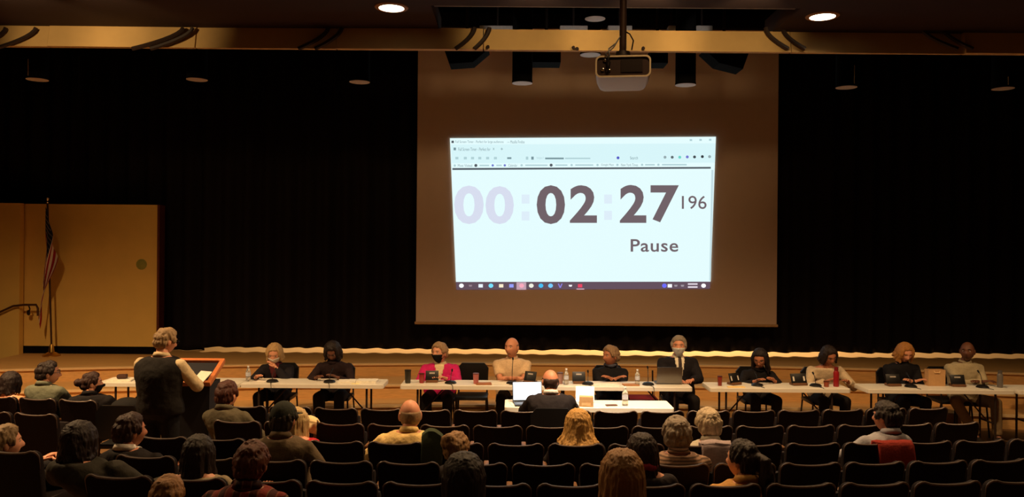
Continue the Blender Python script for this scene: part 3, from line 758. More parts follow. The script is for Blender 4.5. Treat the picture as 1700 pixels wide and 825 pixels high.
def person(label, x, y, D, root=None, face=0.0, stand=False, fz=0.0, hs=1.0, b=1.0, yaw=0, pitch=0, roll=0, skin='light', hair='short', hcol=(60, 40, 28), top=(60, 60, 60), plaid=False, stripes=False,
           pants=(24, 22, 24), arms='lap', sleeve=1.0, mask=None, glasses=False, shirt=None, tie=None, collar=True, cap=None, vest=None, seed=None, front=False, group=None, scarf=None, legs=None, coat=0, hth=.014, hlen=None, hflare=None):
    seed = seed if seed is not None else len(bpy.data.objects) % 97
    tp = P(x, y, D)
    Hw = Vector((tp.x, D, tp.z - .126 * hs))            # head centre, world
    rx, ry = root if root else (tp.x, D)
    rz = -math.radians(face)
    t = thing('person', label, 'person', (rx, ry, fz), rz, group)
    inv = Matrix.Rotation(-rz, 4, 'Z') @ Matrix.Translation((-rx, -ry, -fz))
    Hc = inv @ Hw
    sh = .44
    pel = Vector((0, 0, sh + .10)) if not stand else Vector((Hc.x * .3, Hc.y * .3, (Hc.z + .13) * .53))
    R = Euler((-math.radians(pitch), math.radians(roll), math.radians(yaw))).to_matrix()
    nb = Hc + Vector((0, -.048 * hs, (-.118 if front else -.112 if stand else -.084) * hs)) + R @ Vector((0, -.008, 0))       # neck base
    ax = (nb - pel)
    def spine(s):
        c_ = pel.lerp(nb, s); bow = math.sin(PI * s) * .03; return c_ + Vector((0, -bow, 0))
    TL = max(.2, nb.z - pel.z)
    prof = [(-.16, .13, .10), (-.08, .172, .125), (.06, .178, .128), (.26, .160, .120), (.46, .168, .124), (1 - .20 / TL, .186, .130), (1 - .135 / TL, .198, .122), (1 - .085 / TL, .190, .105), (1 - .050 / TL, .150, .090), (1 - .022 / TL, .100, .076), (1.0, .062, .062)]
    prof = [p for k_, p in enumerate(prof) if k_ == 0 or p[0] > prof[k_ - 1][0] or k_ > 6]
    prof.sort(key=lambda p: p[0])
    def torso(mb, inf, s1=1.0, s0=-1):
        rings = []
        for s, w_, d_ in prof:
            if s > s1 or s < s0: continue
            c_ = spine(s); rings.append([c_ + Vector(((w_ * b + inf) * math.cos(2 * PI * j / 20), (d_ * b + inf) * math.sin(2 * PI * j / 20), 0)) for j in range(20)])
        mb.loft(rings)
    mid = spine(1 - .105 / TL); sw = .172 * b
    shL, shR = mid + Vector((-sw, .0, 0)), mid + Vector((sw, .0, 0))
    # arms
    A1, A2 = .285, .255
    tz = TH + .035
    W = []
    spec = arms if isinstance(arms, (list, tuple)) else (arms, arms)
    for s, sp_, Sh in ((-1, spec[0], shL), (1, spec[1], shR)):
        if isinstance(sp_, tuple): wt = Vector(sp_)
        elif sp_ == 'lap': wt = Vector((s * .10, .30, sh + .16))
        elif sp_ == 'table': wt = Vector((s * .11, .40, tz))
        elif sp_ == 'write': wt = Vector((s * .16, .44, tz))
        elif sp_ == 'fold': wt = Vector((-s * .03, .36, tz + .005))
        elif sp_ == 'chin': wt = Hc + Vector((s * .05, .08, -.19))
        else: wt = Vector((s * .24, .06, pel.z - .02))
        pole = Vector((s * .8, -.25, -.75)) if sp_ != 'chin' else Vector((s * .8, .5, -.9))
        W.append((s, Sh) + ik(Sh, wt, A1, A2, pole))
    # legs
    L = []
    for s in (-1, 1):
        hip = pel + Vector((s * .095, 0, -.06 if not stand else -.04))
        if stand: kn = Vector((hip.x + s * .01, hip.y + .02, pel.z * .52)); an = Vector((hip.x + s * .02, hip.y, .085))
        else:
            kx, ky, ax_, ay = (legs or {}).get(s, (s * .14, .42, s * .13, .36))
            kn = Vector((kx, ky, sh + .07)); an = Vector((ax_, ay, .085))
        L.append((s, hip, kn, an))
    # ---- body: one continuous surface
    mb = MB(); torso(mb, -.014)
    mb.tube([nb + Vector((0, 0, -.04)), nb + Vector((0, .012, .03)), Hc + R @ Vector((0, -.022, -.06)), Hc + R @ Vector((0, -.012, -.02))], [.062, .056, .054, .05], 14)
    for s, Sh, el, wr in W:
        mb.sphere(Sh, .058); mb.tube([Sh, Sh.lerp(el, .5), el], [.052, .046, .040], 10); mb.sphere(el, .041)
        mb.tube([el, el.lerp(wr, .4), wr], [.040, .038, .027], 10)
        d = (wr - el).normalized(); n_ = Vector((0, 0, 1)) - d * d.z
        n_ = n_.normalized() if n_.length > .2 else Vector((0, -1, 0)); sd = d.cross(n_).normalized()
        rot = Matrix((sd, d, n_)).transposed()
        mb.sphere(wr + d * .048, (.041, .055, .018), 12, 8, rot=rot)
    for s, hip, kn, an in L:
        mb.sphere(hip, .09); mb.tube([hip, hip.lerp(kn, .5), kn], [.086, .074, .056], 12); mb.sphere(kn, .057)
        mb.tube([kn, kn.lerp(an, .35), an], [.054, .056, .038], 12)
        mb.tube([an, an + Vector((s * .01, .05, -.045)), an + Vector((s * .02, .15, -.06))], [.038, .036, .025], 10)
    vs, fs, ns = remesh(mb, .017, 3)
    M_skin = mat('skin_' + skin, skin_tones(skin), .55, 0, .06, 20, .05); M_lip = mat('lip_' + skin, tuple(int(a * .74) for a in skin_tones(skin)), .5, 0, .03)
    out = MB().add(vs, fs, 0)
    hv = [Hc + R @ (p * hs) for p in HEAD_V]
    hm = []
    for f in HEAD_F:
        c_ = sum((HEAD_V[i] for i in f), Vector()) / 4
        hm.append(1 if (c_.y > .06 and abs(c_.x) < .025 and -.074 < c_.z < -.053) else 0)
    n0 = len(out.m); out.add(hv, HEAD_F, 0); out.m[n0:] = hm
    def hp(p): return Hc + R @ (Vector(p) * hs)
    for s in (-1, 1):
        out.sphere(hp((s * .075, -.008, -.004)), (.013 * hs, .021 * hs, .033 * hs), 10, 8, 0, R)
        out.sphere(hp((s * .031, .0740, .011)), .0125 * hs, 10, 8, 2); out.sphere(hp((s * .031, .0828, .011)), .0058 * hs, 8, 6, 3)
    for s, Sh, el, wr in W:                                # five fingers of each hand
        d = (wr - el).normalized(); n_ = Vector((0, 0, 1)) - d * d.z
        n_ = n_.normalized() if n_.length > .2 else Vector((0, -1, 0)); sd = d.cross(n_).normalized()
        if sd.x * s < 0 and abs(sd.x) > .01: sd = -sd              # sd points outwards, the thumb lies inwards
        for k, (of, ln) in enumerate(((-.029, .066), (-.010, .078), (.010, .073), (.028, .056))):
            p0 = wr + d * .085 + sd * of
            p1 = p0 + d * ln * .45 - n_ * .006; p2 = p1 + d * ln * .32 - n_ * .014; p3 = p2 + d * ln * .2 - n_ * .014
            out.tube([p0 - d * .02, p0, p1, p2, p3], [.0095, .0095, .0088, .008, .0055], 7, 0)
        q = wr + d * .03 - sd * .026
        out.tube([q, q + d * .025 - sd * .022 - n_ * .004, q + d * .052 - sd * .030 - n_ * .010, q + d * .068 - sd * .028 - n_ * .014], [.013, .0115, .0095, .0065], 7, 0)
    for s in (-1, 1):                                     # brows
        out.tube([hp((s * .014, .094, .030)), hp((s * .033, .090, .035)), hp((s * .052, .074, .028))], [.003, .0042, .002], 6, 4)
    M_hair = mat('hair', hcol, .5, 0, .48, 14, .5, (30, 30, 3), .3)
    out.build('body', [M_skin, M_lip, M_eye, M_iris, M_hair], t, smooth='all')
    # ---- hair
    if hair != 'none':
        mb = MB(); hair_shells(mb, hair, seed, .6 * hth if hair in ('short', 'bun', 'pony') else .014, hth, hlen, hflare)
        hb = MB().add([hp(v) for v in mb.v], mb.f)
        if hair != 'bald':
            v2, f2, n2 = remesh(hb, .0075, 0); hb = MB().add([v + n * .006 * noise.noise(Vector((v.x * 110, v.y * 110, v.z * 14))) for v, n in zip(v2, n2)], f2)
        hb.build('hair', M_hair, t, smooth='all')
    # ---- upper garment with sleeves
    mb = MB(); torso(mb, .014 + coat, 1 - (.020 if collar else .045) / TL, -.1)
    if vest is None:
        for s, Sh, el, wr in W:
            mb.sphere(Sh, .064 + coat)
            if sleeve > .6:
                e2 = el.lerp(wr, .93 if sleeve >= 1 else (sleeve - .5) * 2)
                mb.tube([Sh, Sh.lerp(el, .5), el], [.062 + coat, .057 + coat, .052 + coat], 12); mb.sphere(el, .055 + coat); mb.tube([el, el.lerp(e2, .5), e2], [.054 + coat, .050 + coat, .041 + coat], 12)
            else:
                e2 = Sh.lerp(el, .75); mb.tube([Sh, Sh.lerp(e2, .6), e2], [.069, .064, .062], 12)
    vs, fs, ns = remesh(mb, .014, 6)
    vs = [v + n * (.006 * noise.noise(v * 11 + Vector((seed, 0, 0))) + .004 * noise.noise(v * 26 + Vector((0, seed, 0)))) for v, n in zip(vs, ns)]
    M_top = garment(top, plaid, stripes)
    nm = 'jacket' if (shirt or coat > .008) else ('vest' if vest else 'shirt')
    tb = MB().add(vs, fs).build(nm, M_top, t, smooth='all')
    if vest:                                              # sleeves of the shirt under the vest
        for s, Sh, el, wr in W:
            mb = MB(); mb.sphere(Sh, .070); e2 = el.lerp(wr, .9); mb.tube([Sh, Sh.lerp(el, .5), el], [.070, .064, .060], 12); mb.sphere(el, .056); mb.tube([el, el.lerp(e2, .5), e2], [.056, .054, .045], 12)
            v2, f2, n2 = remesh(mb, .012, 4)
            MB().add([v + n * .006 * noise.noise(v * 22) for v, n in zip(v2, n2)], f2).build('sleeve', garment(vest), t, smooth='all')
    if shirt:                                             # shirt seen in the V of the open jacket
        zn = nb.z - .01; zb_ = spine(.30).z
        def patch(name, wf, off, m, z0, z1, par):
            idx = {}; pv = []; pf = []
            for f in fs:
                c_ = sum((vs[i] for i in f), Vector()) / len(f); s_ = (c_.z - z0) / (z1 - z0)
                if 0 <= s_ <= 1 and c_.y > spine(max(0, min(1, (c_.z - pel.z) / (nb.z - pel.z)))).y + .03 and abs(c_.x - spine(max(0, min(1, (c_.z - pel.z) / (nb.z - pel.z)))).x) < wf(s_):
                    for i in f:
                        if i not in idx: idx[i] = len(pv); pv.append(vs[i] + ns[i] * off)
                    pf.append(tuple(idx[i] for i in f))
            if pf:
                o = MB().add(pv, pf).build(name, m, par, smooth='all'); so = o.modifiers.new('t', 'SOLIDIFY'); so.thickness = .004
        patch('shirt_front', lambda s_: .012 + .062 * s_, .005, garment(shirt), zb_, zn + .02, tb)
        if tie: patch('tie', lambda s_: .026 - .010 * s_, .012, mat('tie', tie, .6), zb_, zn, tb)
    if collar:
        mb = MB(); rings = []
        for k in range(20):
            a = 2 * PI * k / 20; c_ = nb + Vector((0, .004, -.004)); r0 = .070
            e = Vector((math.cos(a), math.sin(a), 0)); zz = .016 * -math.sin(a)
            rings.append([c_ + e * (r0 + .020) + Vector((0, 0, -.022 + zz)), c_ + e * r0 + Vector((0, 0, .020 + zz)), c_ + e * (r0 - .008) + Vector((0, 0, .020 + zz)), c_ + e * (r0 + .004) + Vector((0, 0, -.022 + zz))])
        rings.append(rings[0]); mb.loft(rings, cap=False); mb.build('collar', garment(shirt) if shirt else (garment(vest) if vest else M_top), t, smooth='all')
    if scarf:
        mb = MB(); mb.tube([nb + Vector((.075 * math.cos(a), .01 + .075 * math.sin(a), .01 + .01 * math.sin(3 * a))) for a in [2 * PI * k / 14 for k in range(15)]], .024, 8)
        mb.build('scarf', cloth('scarf', scarf), t, smooth='all')
    # ---- trousers and shoes
    mb = MB()
    rings = []
    for s, w_, d_ in prof[:4]:
        c_ = spine(s); rings.append([c_ + Vector(((w_ * b + .008) * math.cos(2 * PI * j / 20), (d_ * b + .008) * math.sin(2 * PI * j / 20), 0)) for j in range(20)])
    mb.loft(rings)
    for s, hip, kn, an in L:
        mb.sphere(hip, .10); mb.tube([hip, hip.lerp(kn, .5), kn], [.099, .088, .074], 12); mb.sphere(kn, .074); mb.tube([kn, kn.lerp(an, .5), an + Vector((0, 0, .01))], [.073, .068, .060], 12)
    vs2, fs2, ns2 = remesh(mb, .018, 4)
    MB().add(vs2, fs2).build('trousers', cloth('trousers', pants), t, smooth='all')
    for s, hip, kn, an in L:
        mb = MB(); rings = []
        for k, (yy, w_, h_) in enumerate(((-.055, .025, .05), (-.045, .036, .085), (.0, .040, .10), (.06, .042, .075), (.13, .046, .055), (.18, .040, .045), (.205, .02, .03))):
            rings.append([Vector((an.x + s * yy * .1 + w_ * cx, an.y + yy, max(0.002, h_ * cz))) for cx, cz in ((-.9, 0.02), (-1, .3), (-.8, .75), (-.4, 1), (.4, 1), (.8, .75), (1, .3), (.9, .02))])
        mb.loft(rings); mb.build('shoe', mat('shoe_leather', (30, 24, 22), .4), t, smooth=True)
    # ---- things worn
    if mask:
        idx = {}; pv = []; pf = []
        for f in HEAD_F:
            c_ = sum((HEAD_V[i] for i in f), Vector()) / 4
            if c_.y > .01 and -.118 < c_.z < -.012 + .10 * 0 and abs(math.degrees(math.atan2(c_.x, c_.y))) < 62:
                for i in f:
                    if i not in idx:
                        idx[i] = len(pv); d_ = Vector(HEAD_D[i]); pv.append(hp(HEAD_V[i] + d_ * .010))
                pf.append(tuple(idx[i] for i in f))
        o = MB().add(pv, pf).build('face_mask', cloth('mask', mask, bump=.1), t, smooth='all'); so = o.modifiers.new('t', 'SOLIDIFY'); so.thickness = .003
        for s in (-1, 1):
            MB().tube([hp((s * .066, .045, -.03)), hp((s * .084, .0, .02)), hp((s * .080, -.028, .0)), hp((s * .074, .0, -.04)), hp((s * .062, .045, -.07))], .0022, 5).build('ear_loop', cloth('mask', mask, bump=.1), o)
    if glasses:
        mb = MB()
        for s in (-1, 1):
            c_ = Vector((s * .031, .106, .010)); mb.tube([hp(c_ + Vector((.023 * math.cos(a), -.006 * abs(math.cos(a)), .019 * math.sin(a)))) for a in [2 * PI * k / 14 for k in range(15)]], .0022, 5)
            mb.tube([hp((s * .054, .102, .014)), hp((s * .077, .04, .014)), hp((s * .08, -.01, .012))], .0022, 5)
        mb.tube([hp((-.009, .108, .012)), hp((.009, .108, .012))], .0022, 5); mb.build('glasses', M_plastic, t)
    if cap:
        mb = MB(); vv = []
        seg, rg = 28, 9
        rings = []
        for i in range(rg + 1):
            a = (PI / 2) * i / rg
            rings.append([hp((.090 * math.cos(a) * math.cos(q_), -.004 + .110 * math.cos(a) * math.sin(q_), .03 + .108 * math.sin(a))) for q_ in [2 * PI * j / seg for j in range(seg)]] if i < rg else [hp((.002 * math.cos(2 * PI * j / seg), .002 * math.sin(2 * PI * j / seg), .139)) for j in range(seg)])
        mb.loft(rings); o = mb.build('cap', cloth('cap_cloth', cap), t, smooth='all')
        mb = MB(); mb.loft([[hp((.078 * xx, .08 + yy * (1 - .3 * xx * xx), .032 - .02 * yy * 5 + zz)) for yy, zz in ((0, 0), (.085, 0), (.085, .005), (0, .005))] for xx in (-1, -.6, -.2, .2, .6, 1)]); mb.build('brim', cloth('cap_cloth', cap), o)
    t['wrists'] = [list(t.location + Matrix.Rotation(rz, 3, 'Z') @ (w_[3] + (w_[3] - w_[2]).normalized() * .09)) for w_ in W]
    return t
_g = {}
def garment(col, plaid=False, stripes=False):
    k = (col, plaid, stripes)
    if k in _g: return _g[k]
    if not (plaid or stripes):
        m = cloth('garment', col)
    else:
        m = cloth('garment_pattern', col, var=.01); nt = m.node_tree; bs = nt.nodes['Principled BSDF']
        tc = nt.nodes.new('ShaderNodeTexCoord'); sep = nt.nodes.new('ShaderNodeSeparateXYZ'); nt.links.new(tc.outputs['Object'], sep.inputs[0])
        def band(sock, f, w_):
            a = nt.nodes.new('ShaderNodeMath'); a.operation = 'MULTIPLY'; a.inputs[1].default_value = f; nt.links.new(sock, a.inputs[0])
            fr = nt.nodes.new('ShaderNodeMath'); fr.operation = 'FRACT'; nt.links.new(a.outputs[0], fr.inputs[0])
            l = nt.nodes.new('ShaderNodeMath'); l.operation = 'LESS_THAN'; l.inputs[1].default_value = w_; nt.links.new(fr.outputs[0], l.inputs[0]); return l.outputs[0]
        def mixc(fac, prev, c, amt):
            x = nt.nodes.new('ShaderNodeMix'); x.data_type = 'RGBA'; mu = nt.nodes.new('ShaderNodeMath'); mu.operation = 'MULTIPLY'; mu.inputs[1].default_value = amt
            nt.links.new(fac, mu.inputs[0]); nt.links.new(mu.outputs[0], x.inputs[0])
            if isinstance(prev, tuple): x.inputs[6].default_value = prev
            else: nt.links.new(prev, x.inputs[6])
            x.inputs[7].default_value = c; return x.outputs[2]
        if plaid:
            c = mixc(band(sep.outputs[0], 11, .45), rgb(col), rgb((24, 18, 18)), .75); c = mixc(band(sep.outputs[2], 11, .45), c, rgb((24, 18, 18)), .65); c = mixc(band(sep.outputs[0], 22, .1), c, rgb((150, 120, 90)), .5)
        else:
            c = mixc(band(sep.outputs[2], 46, .42), rgb(col), rgb(tuple(int(a * .55) for a in col)), .9)
        nt.links.new(c, bs.inputs['Base Color'])
    _g[k] = m; return m

def audience(label, x, y, row, dy=.32, hd=None, **k):
    dy += max(0, k.get('b', 1) - 1) * .14 + k.get('coat', 0)
    X = (x - 850) * (rowd(row, 0) + .28) / F
    for _ in range(5): X = (x - 850) * (rowd(row, X) + .28) / F
    s = seat_near(row, X); s[4] = True
    off = max(-.12, min(.12, (X - s[1]) * .6))
    d = rowd(row, s[1]); m_ = .034 * (s[1] - .1); an = math.atan(m_)
    rx, ry = s[1] + off - math.sin(an) * dy, d + math.cos(an) * dy
    return person(label, x, y, hd if hd else d + dy - .035, (rx, ry), k.pop('face', -math.degrees(an) * 1.0), fz=ROWZ[row] - SB, **k)

# --- audience, front to back
audience('person with long dark hair and peach top, leftmost in the front row', 18, 616, 0, hair='long', hcol=(34, 22, 20), top=(206, 142, 104), collar=False, hs=1.05, hlen=.11, hflare=.01)
audience('person with short dark hair, glasses and a grey green jacket in the front row', 80, 599, 0, hair='short', hcol=(36, 24, 20), top=(96, 98, 82), coat=.012, yaw=-48, glasses=True, hs=1.12)
audience('person in black with hair in a bun and a black mask, looking right', 152, 617, 0, hair='bun', hcol=(52, 30, 24), top=(22, 18, 20), coat=.01, yaw=-72, face=-15, mask=(22, 20, 22), hs=1.05)
audience('person with short auburn hair in an olive grey shirt, right of the lectern base', 377, 632, 1, hair='short', hcol=(74, 38, 28), top=(92, 84, 66), yaw=-15, hs=1.1)
audience('person in an olive brown sweater wearing a dark cap', 471, 668, 3, hair='short', hcol=(46, 36, 26), top=(92, 76, 56), cap=(38, 40, 32), yaw=-8, hs=1.06, b=1.12, arms=('side', 'side'), skin='tan')
audience('person with blonde hair and a red jacket half hidden behind the olive sweater', 492, 676, 2, hair='long', hcol=(190, 160, 110), top=(186, 36, 50), hs=.95, collar=False, yaw=-20)
audience('bald person in a creased yellow shirt', 681, 661, 2, hair='bald', hcol=(158, 126, 92), top=(228, 194, 128), skin='pink', yaw=18, hs=1.14, b=1.22, arms=('side', 'side'))
audience('person with long straight blonde hair over a dark top', 960, 678, 2, hair='longback', hcol=(196, 150, 84), top=(28, 22, 22), hs=1.08, collar=False, hlen=.17, hflare=.085)
audience('person with white hair in a pale shirt, behind the front table corner', 1176, 679, 2, hair='short', hcol=(176, 156, 128), top=(178, 168, 150), yaw=10, hs=1.08, b=1.05, hth=.022)
audience('person with dark hair in a pale blue grey shirt, red jacket behind', 1472, 667, 2, hair='short', hcol=(34, 24, 22), top=(140, 138, 146), yaw=30, hs=1.08, hth=.020, skin='tan', arms=((-.26, .3, .62), 'lap'))
audience('person with grey hair in a brown striped shirt', 1124, 693, 3, hair='short', hcol=(140, 124, 108), top=(150, 118, 96), stripes=True, hs=1.08, hth=.024, b=1.15, yaw=-6)
audience('person with swept up tan hair in the fourth row', 758, 716, 3, hair='updo', hcol=(140, 104, 66), top=(44, 34, 32), hs=1.05, yaw=-20)
audience('person with dark brown hair and white collar in the fourth row', 216, 686, 3, hair='short', hcol=(52, 30, 24), top=(30, 24, 24), shirt=(214, 206, 196), yaw=-35, hs=1.12, skin='tan', b=1.1)
audience('person with sandy cropped hair cut by the left edge of the picture', 8, 705, 3, hair='short', hcol=(132, 106, 74), top=(32, 26, 26), yaw=-40, hs=1.15)
audience('person with dark hair in a hooded dark coat, leftmost in the fifth row', 131, 698, 4, hair='bob', hcol=(38, 24, 22), top=(48, 44, 36), coat=.03, hs=1.1, b=1.1, scarf=(44, 40, 34))
audience('person with dark shoulder length hair and a pale sleeve in the fifth row', 330, 721, 4, hair='longback', hcol=(38, 26, 22), top=(150, 134, 108), hs=1.0, arms=('lap', (.32, .22, .62)), collar=False)
audience('person with dark brown hair and a red strap in the fifth row', 1066, 718, 4, hair='longback', hcol=(48, 32, 28), top=(34, 26, 28), scarf=(140, 40, 60), hs=1.0, collar=False)
audience('person with a dark ponytail and a tan top in the fifth row', 1234, 730, 4, hair='pony', hcol=(44, 30, 24), top=(196, 146, 82), yaw=38, hs=1.1, skin='light')
audience('person with short reddish hair in a red and black plaid shirt', 418, 733, 5, hair='short', hcol=(98, 52, 34), top=(132, 48, 40), plaid=True, hs=1.06, b=1.12, skin='tan')
audience('person with sandy hair barely above the bottom edge left of the plaid shirt', 278, 790, 5, hair='short', hcol=(150, 106, 62), top=(60, 40, 34), hs=1.0)
audience('person with big dark hair hiding the seats left of centre', 770, 750, 5, hair='longback', hcol=(36, 24, 22), top=(30, 24, 24), hs=1.2, b=.9, collar=False, hlen=.36, hflare=.03)
audience('person with long light brown hair at the bottom of the picture', 1033, 745, 5, hair='longback', hcol=(160, 116, 70), top=(84, 66, 62), hs=1.24, collar=False, yaw=-4, hlen=.34, hflare=.03)

# --- the speaker and the lectern
sx = P(280, 600, 8.05)
spk = person('person standing at the lectern in a dark vest over cream sleeves, holding papers', 275, 544, 7.98, (sx.x - .03, 7.9), 10, True, 0, 1.08, 1.2, yaw=-26, pitch=12, hair='short', hcol=(150, 122, 88), top=(26, 22, 20), vest=(206, 184, 146), pants=(22, 20, 22), arms=((-.16, .38, 1.10), (.20, .37, 1.10)), glasses=True, coat=.012)
lec = thing('lectern', 'dark lectern with a wood rimmed slanted top in front of the standing speaker', 'lectern', (-3.40, 8.56, 0), 0)
M_nav = mat('dark_navy_laminate', (22, 22, 30), .6); M_lw = wood_mat('lectern_wood', (190, 112, 62), .2)
MB().prism([(-.22, 0.0), (.22, 0.0), (.24, 1.06), (-.24, 1.06)], -.12, .18).build('body', M_nav, lec, smooth=False)
MB().box((0, .03, .02), (.54, .44, .04), bev=.01).build('base', M_nav, lec)
sl = Matrix.Rotation(math.radians(24), 3, 'X')
MB().box((0, 0, 1.145), (.48, .40, .02), rot=sl).build('slope', M_nav, lec, smooth=False)
for cx, cy, sx_, sy_ in ((0, .215, .56, .045), (0, -.215, .56, .045), (.26, 0, .045, .40), (-.26, 0, .045, .40)):
    q = sl @ Vector((cx, cy, 0)); MB().box((q.x, q.y, 1.16 + q.z), (sx_, sy_, .05), rot=sl, bev=.006).build('rim', M_lw, lec)
wv = [Vector(v) for v in spk['wrists']]
pc = (wv[0] + wv[1]) / 2
o = MB().box((0, 0, 0), (.15, .20, .004)).build('paper_sheets', mat('paper', (226, 218, 204), .7), None, wv[1] + Vector((0.0, .05, .03))); o.rotation_euler = (math.radians(35), 0, -.4); tag(o, 'white sheets held by the standing speaker over the lectern', 'paper')

# --- the man at the front table
mx = P(914, 640, 8.5)
person('balding person in a dark suit sitting at the front table, seen from behind', 914, 612, 8.52, (mx.x, 8.45), 0, False, 0, 1.1, 1.1, yaw=12, hair='bald', hcol=(50, 32, 24), top=(30, 24, 26), shirt=(206, 196, 186), coat=.012, skin='tan', arms=((-.17, .44, .80), (.17, .46, .80)), pants=(26, 24, 26))
place_chair(mx.x, 8.45, 0, 'dark chair under the suited person at the front table')
def laptop(x, D, ang, label, screen_emit, wdt, scol=(250, 252, 255), back=False, tilt=20, h=None, y=None):
    q = P(x, 660, D); h = h or wdt * .64
    t = thing('laptop', label, 'laptop', (q.x, D, TH + .001), ang)
    MB().box((0, 0, .009), (wdt, wdt * .66, .016), bev=.005).build('base', M_steel if back else M_plastic, t)
    MB().box((0, -.02, .0185), (wdt * .86, wdt * .3, .002)).build('keyboard', M_plastic, t, smooth=False)
    R_ = Matrix.Rotation(-math.radians(tilt), 3, 'X'); c_ = Vector((0, wdt * .33, .018)) + R_ @ Vector((0, 0, h / 2))
    MB().box(c_, (wdt, .008, h), rot=R_, bev=.003).build('lid', M_steel if back else M_plastic, t)
    c2 = c_ + R_ @ Vector((0, -.006, .003))
    MB().box(c2, (wdt * .95, .003, h * .91), rot=R_).build('display', screen_mat('display_light', scol, screen_emit), t, smooth=False)
laptop(878, 9.08, .12, 'open laptop with a glowing white display left of the suited person at the front table', 2.6, .34, tilt=14)
t = thing('tablet', 'small glowing white tablet propped behind the cardboard box on the front table', 'tablet', (P(971, 670, 9.2).x, 9.2, TH + .001), -.1)
R_ = Matrix.Rotation(-.25, 3, 'X')
MB().box(R_ @ Vector((0, 0, .095)), (.215, .008, .19), rot=R_, bev=.003).build('case', M_white, t)
MB().box(R_ @ Vector((0, -.006, .098)), (.20, .003, .17), rot=R_).build('display', screen_mat('display_light', (250, 253, 255), 2.4), t, smooth=False)
MB().tube([(0, .02, .1), (0, .1, .0)], .006, 6).build('kickstand', M_plastic, t)
t = thing('cardboard_box', 'small tan cardboard box in front of the glowing tablet', 'box', (P(973, 685, 9.02).x, 9.02, TH + .001), -.08)
M_card = mat('cardboard', (190, 150, 104), .8, 0, .08)
MB().box((0, 0, .055), (.16, .11, .11), bev=.003).build('carton', M_card, t); MB().box((0, -.058, .03), (.10, .004, .03)).build('tape', mat('tape', (210, 176, 130), .5), t)
def bottle(x, D, label, h=.2, r=.032, col=(232, 226, 214), trans=.75, cap=(240, 240, 240), z=TH, cat='bottle', group='water bottles'):
    q = P(x, 640, D); t = thing('water_bottle', label, cat, (q.x, D, z + .001), 0, group)
    MB().lathe([(r * .85, 0), (r, .008), (r * .97, h * .2), (r * .9, h * .24), (r, h * .28), (r, h * .62), (r * .75, h * .75), (r * .38, h * .86), (r * .38, h * .93), (.002, h * .93)], seg=18).build('bottle_body', mat('clear_plastic', col, .12, 0, 0, trans=trans), t)
    MB().lathe([(r * .43, h * .92), (r * .43, h), (.002, h)], seg=14).build('cap', mat('bottle_cap', cap, .4), t)
    MB().lathe([(r * 1.01, h * .34), (r * 1.015, h * .35), (r * 1.015, h * .56), (r * 1.01, h * .57)], seg=18).build('wrapper', mat('wrapper', (196, 200, 214), .5), t)
bottle(1038, 9.06, 'clear water bottle on the bright front table', .215, .034)
bottle(940, 10.42, 'clear water bottle behind the head of the suited person', .21)
bottle(1058, 10.45, 'clear water bottle left of the grey laptop on the panel table', .2)
bottle(412, 10.5, 'clear water bottle at the left of the white masked panelist', .2)
o = MB().box((0, 0, .006), (.13, .06, .012), bev=.004).build('phone', mat('phone_brown', (96, 60, 44), .4), None, (P(1016, 690, 8.99).x, 9.05, TH + .001), .15); tag(o, 'brown phone lying on the bright front table', 'phone')
def paper(x, D, w_, d_, label, rz=0, h=.004, col=(232, 226, 212), z=TH):
    o = MB().box((0, 0, h / 2), (w_, d_, h)).build('paper_stack' if h > .008 else 'paper_sheet', mat('paper', col, .7), None, (P(x, 640, D).x, D, z + .001), rz, smooth=False); tag(o, label, 'paper'); return o
paper(858, 9.1, .14, .2, 'sheet of paper at the left end of the front table', .2)

# --- panel behind the long tables (they face the audience)
def panel(label, x, y, clabel, D=11.05, lean=.06, face=180, **k):
    hd = D - lean; X = P(x, 600, hd).x
    place_chair(k.pop('cx', X), D + .02, math.radians(-face), clabel)
    return person(label, x, y, hd, (k.pop('rx', X), D), face, False, 0, front=True, **k)
def Lg(y0=.42, y1=.36, w_=.14): return {-1: (-w_, y0, -w_, y1), 1: (w_, y0, w_, y1)}
panel('blonde person with a white mask and black jacket resting a hand by the face', 456, 569, 'black chair under the blonde white masked panelist', lean=.16, pitch=26, hs=1.12, hair='bob', hcol=(176, 142, 96), top=(28, 24, 30), mask=(214, 208, 196), arms=('chin', 'write'), yaw=4, shirt=(96, 40, 44), coat=.008)
panel('dark haired person in dark clothes bent over writing', 552, 565, 'black chair under the bent writing panelist', lean=.2, pitch=38, hs=1.14, hair='curly', hcol=(30, 20, 18), top=(38, 24, 26), skin='dark', arms=('table', 'write'), b=1.1)
panel('person in a magenta jacket with a black mask', 730, 568, 'black chair under the magenta jacket', hs=1.14, b=1.15, hair='short', hth=.018, hcol=(158, 128, 96), top=(200, 34, 104), shirt=(222, 200, 160), mask=(24, 26, 26), yaw=-34, coat=.012, arms='table')
panel('balding person in a pale short sleeved shirt', 850, 559, 'black chair under the pale shirt', hs=1.16, b=1.2, hair='bald', hcol=(96, 70, 54), top=(214, 184, 148), skin='pink', yaw=-30, arms='fold', sleeve=.5)
panel('person with short grey hair in a black top looking aside', 1014, 574, 'black chair under the grey haired black clad panelist', hs=1.12, b=1.1, hair='short', hth=.024, hcol=(140, 112, 84), top=(22, 20, 24), skin='tan', yaw=-58, arms='fold', scarf=(70, 70, 84))
panel('grey haired person in a black suit, tie and white mask', 1127, 557, 'black chair under the suited masked panelist', hs=1.14, b=1.22, hair='short', hcol=(142, 128, 112), top=(26, 22, 26), shirt=(226, 214, 190), tie=(44, 30, 34), mask=(214, 212, 204), yaw=-14, coat=.012, arms='table', skin='pink')
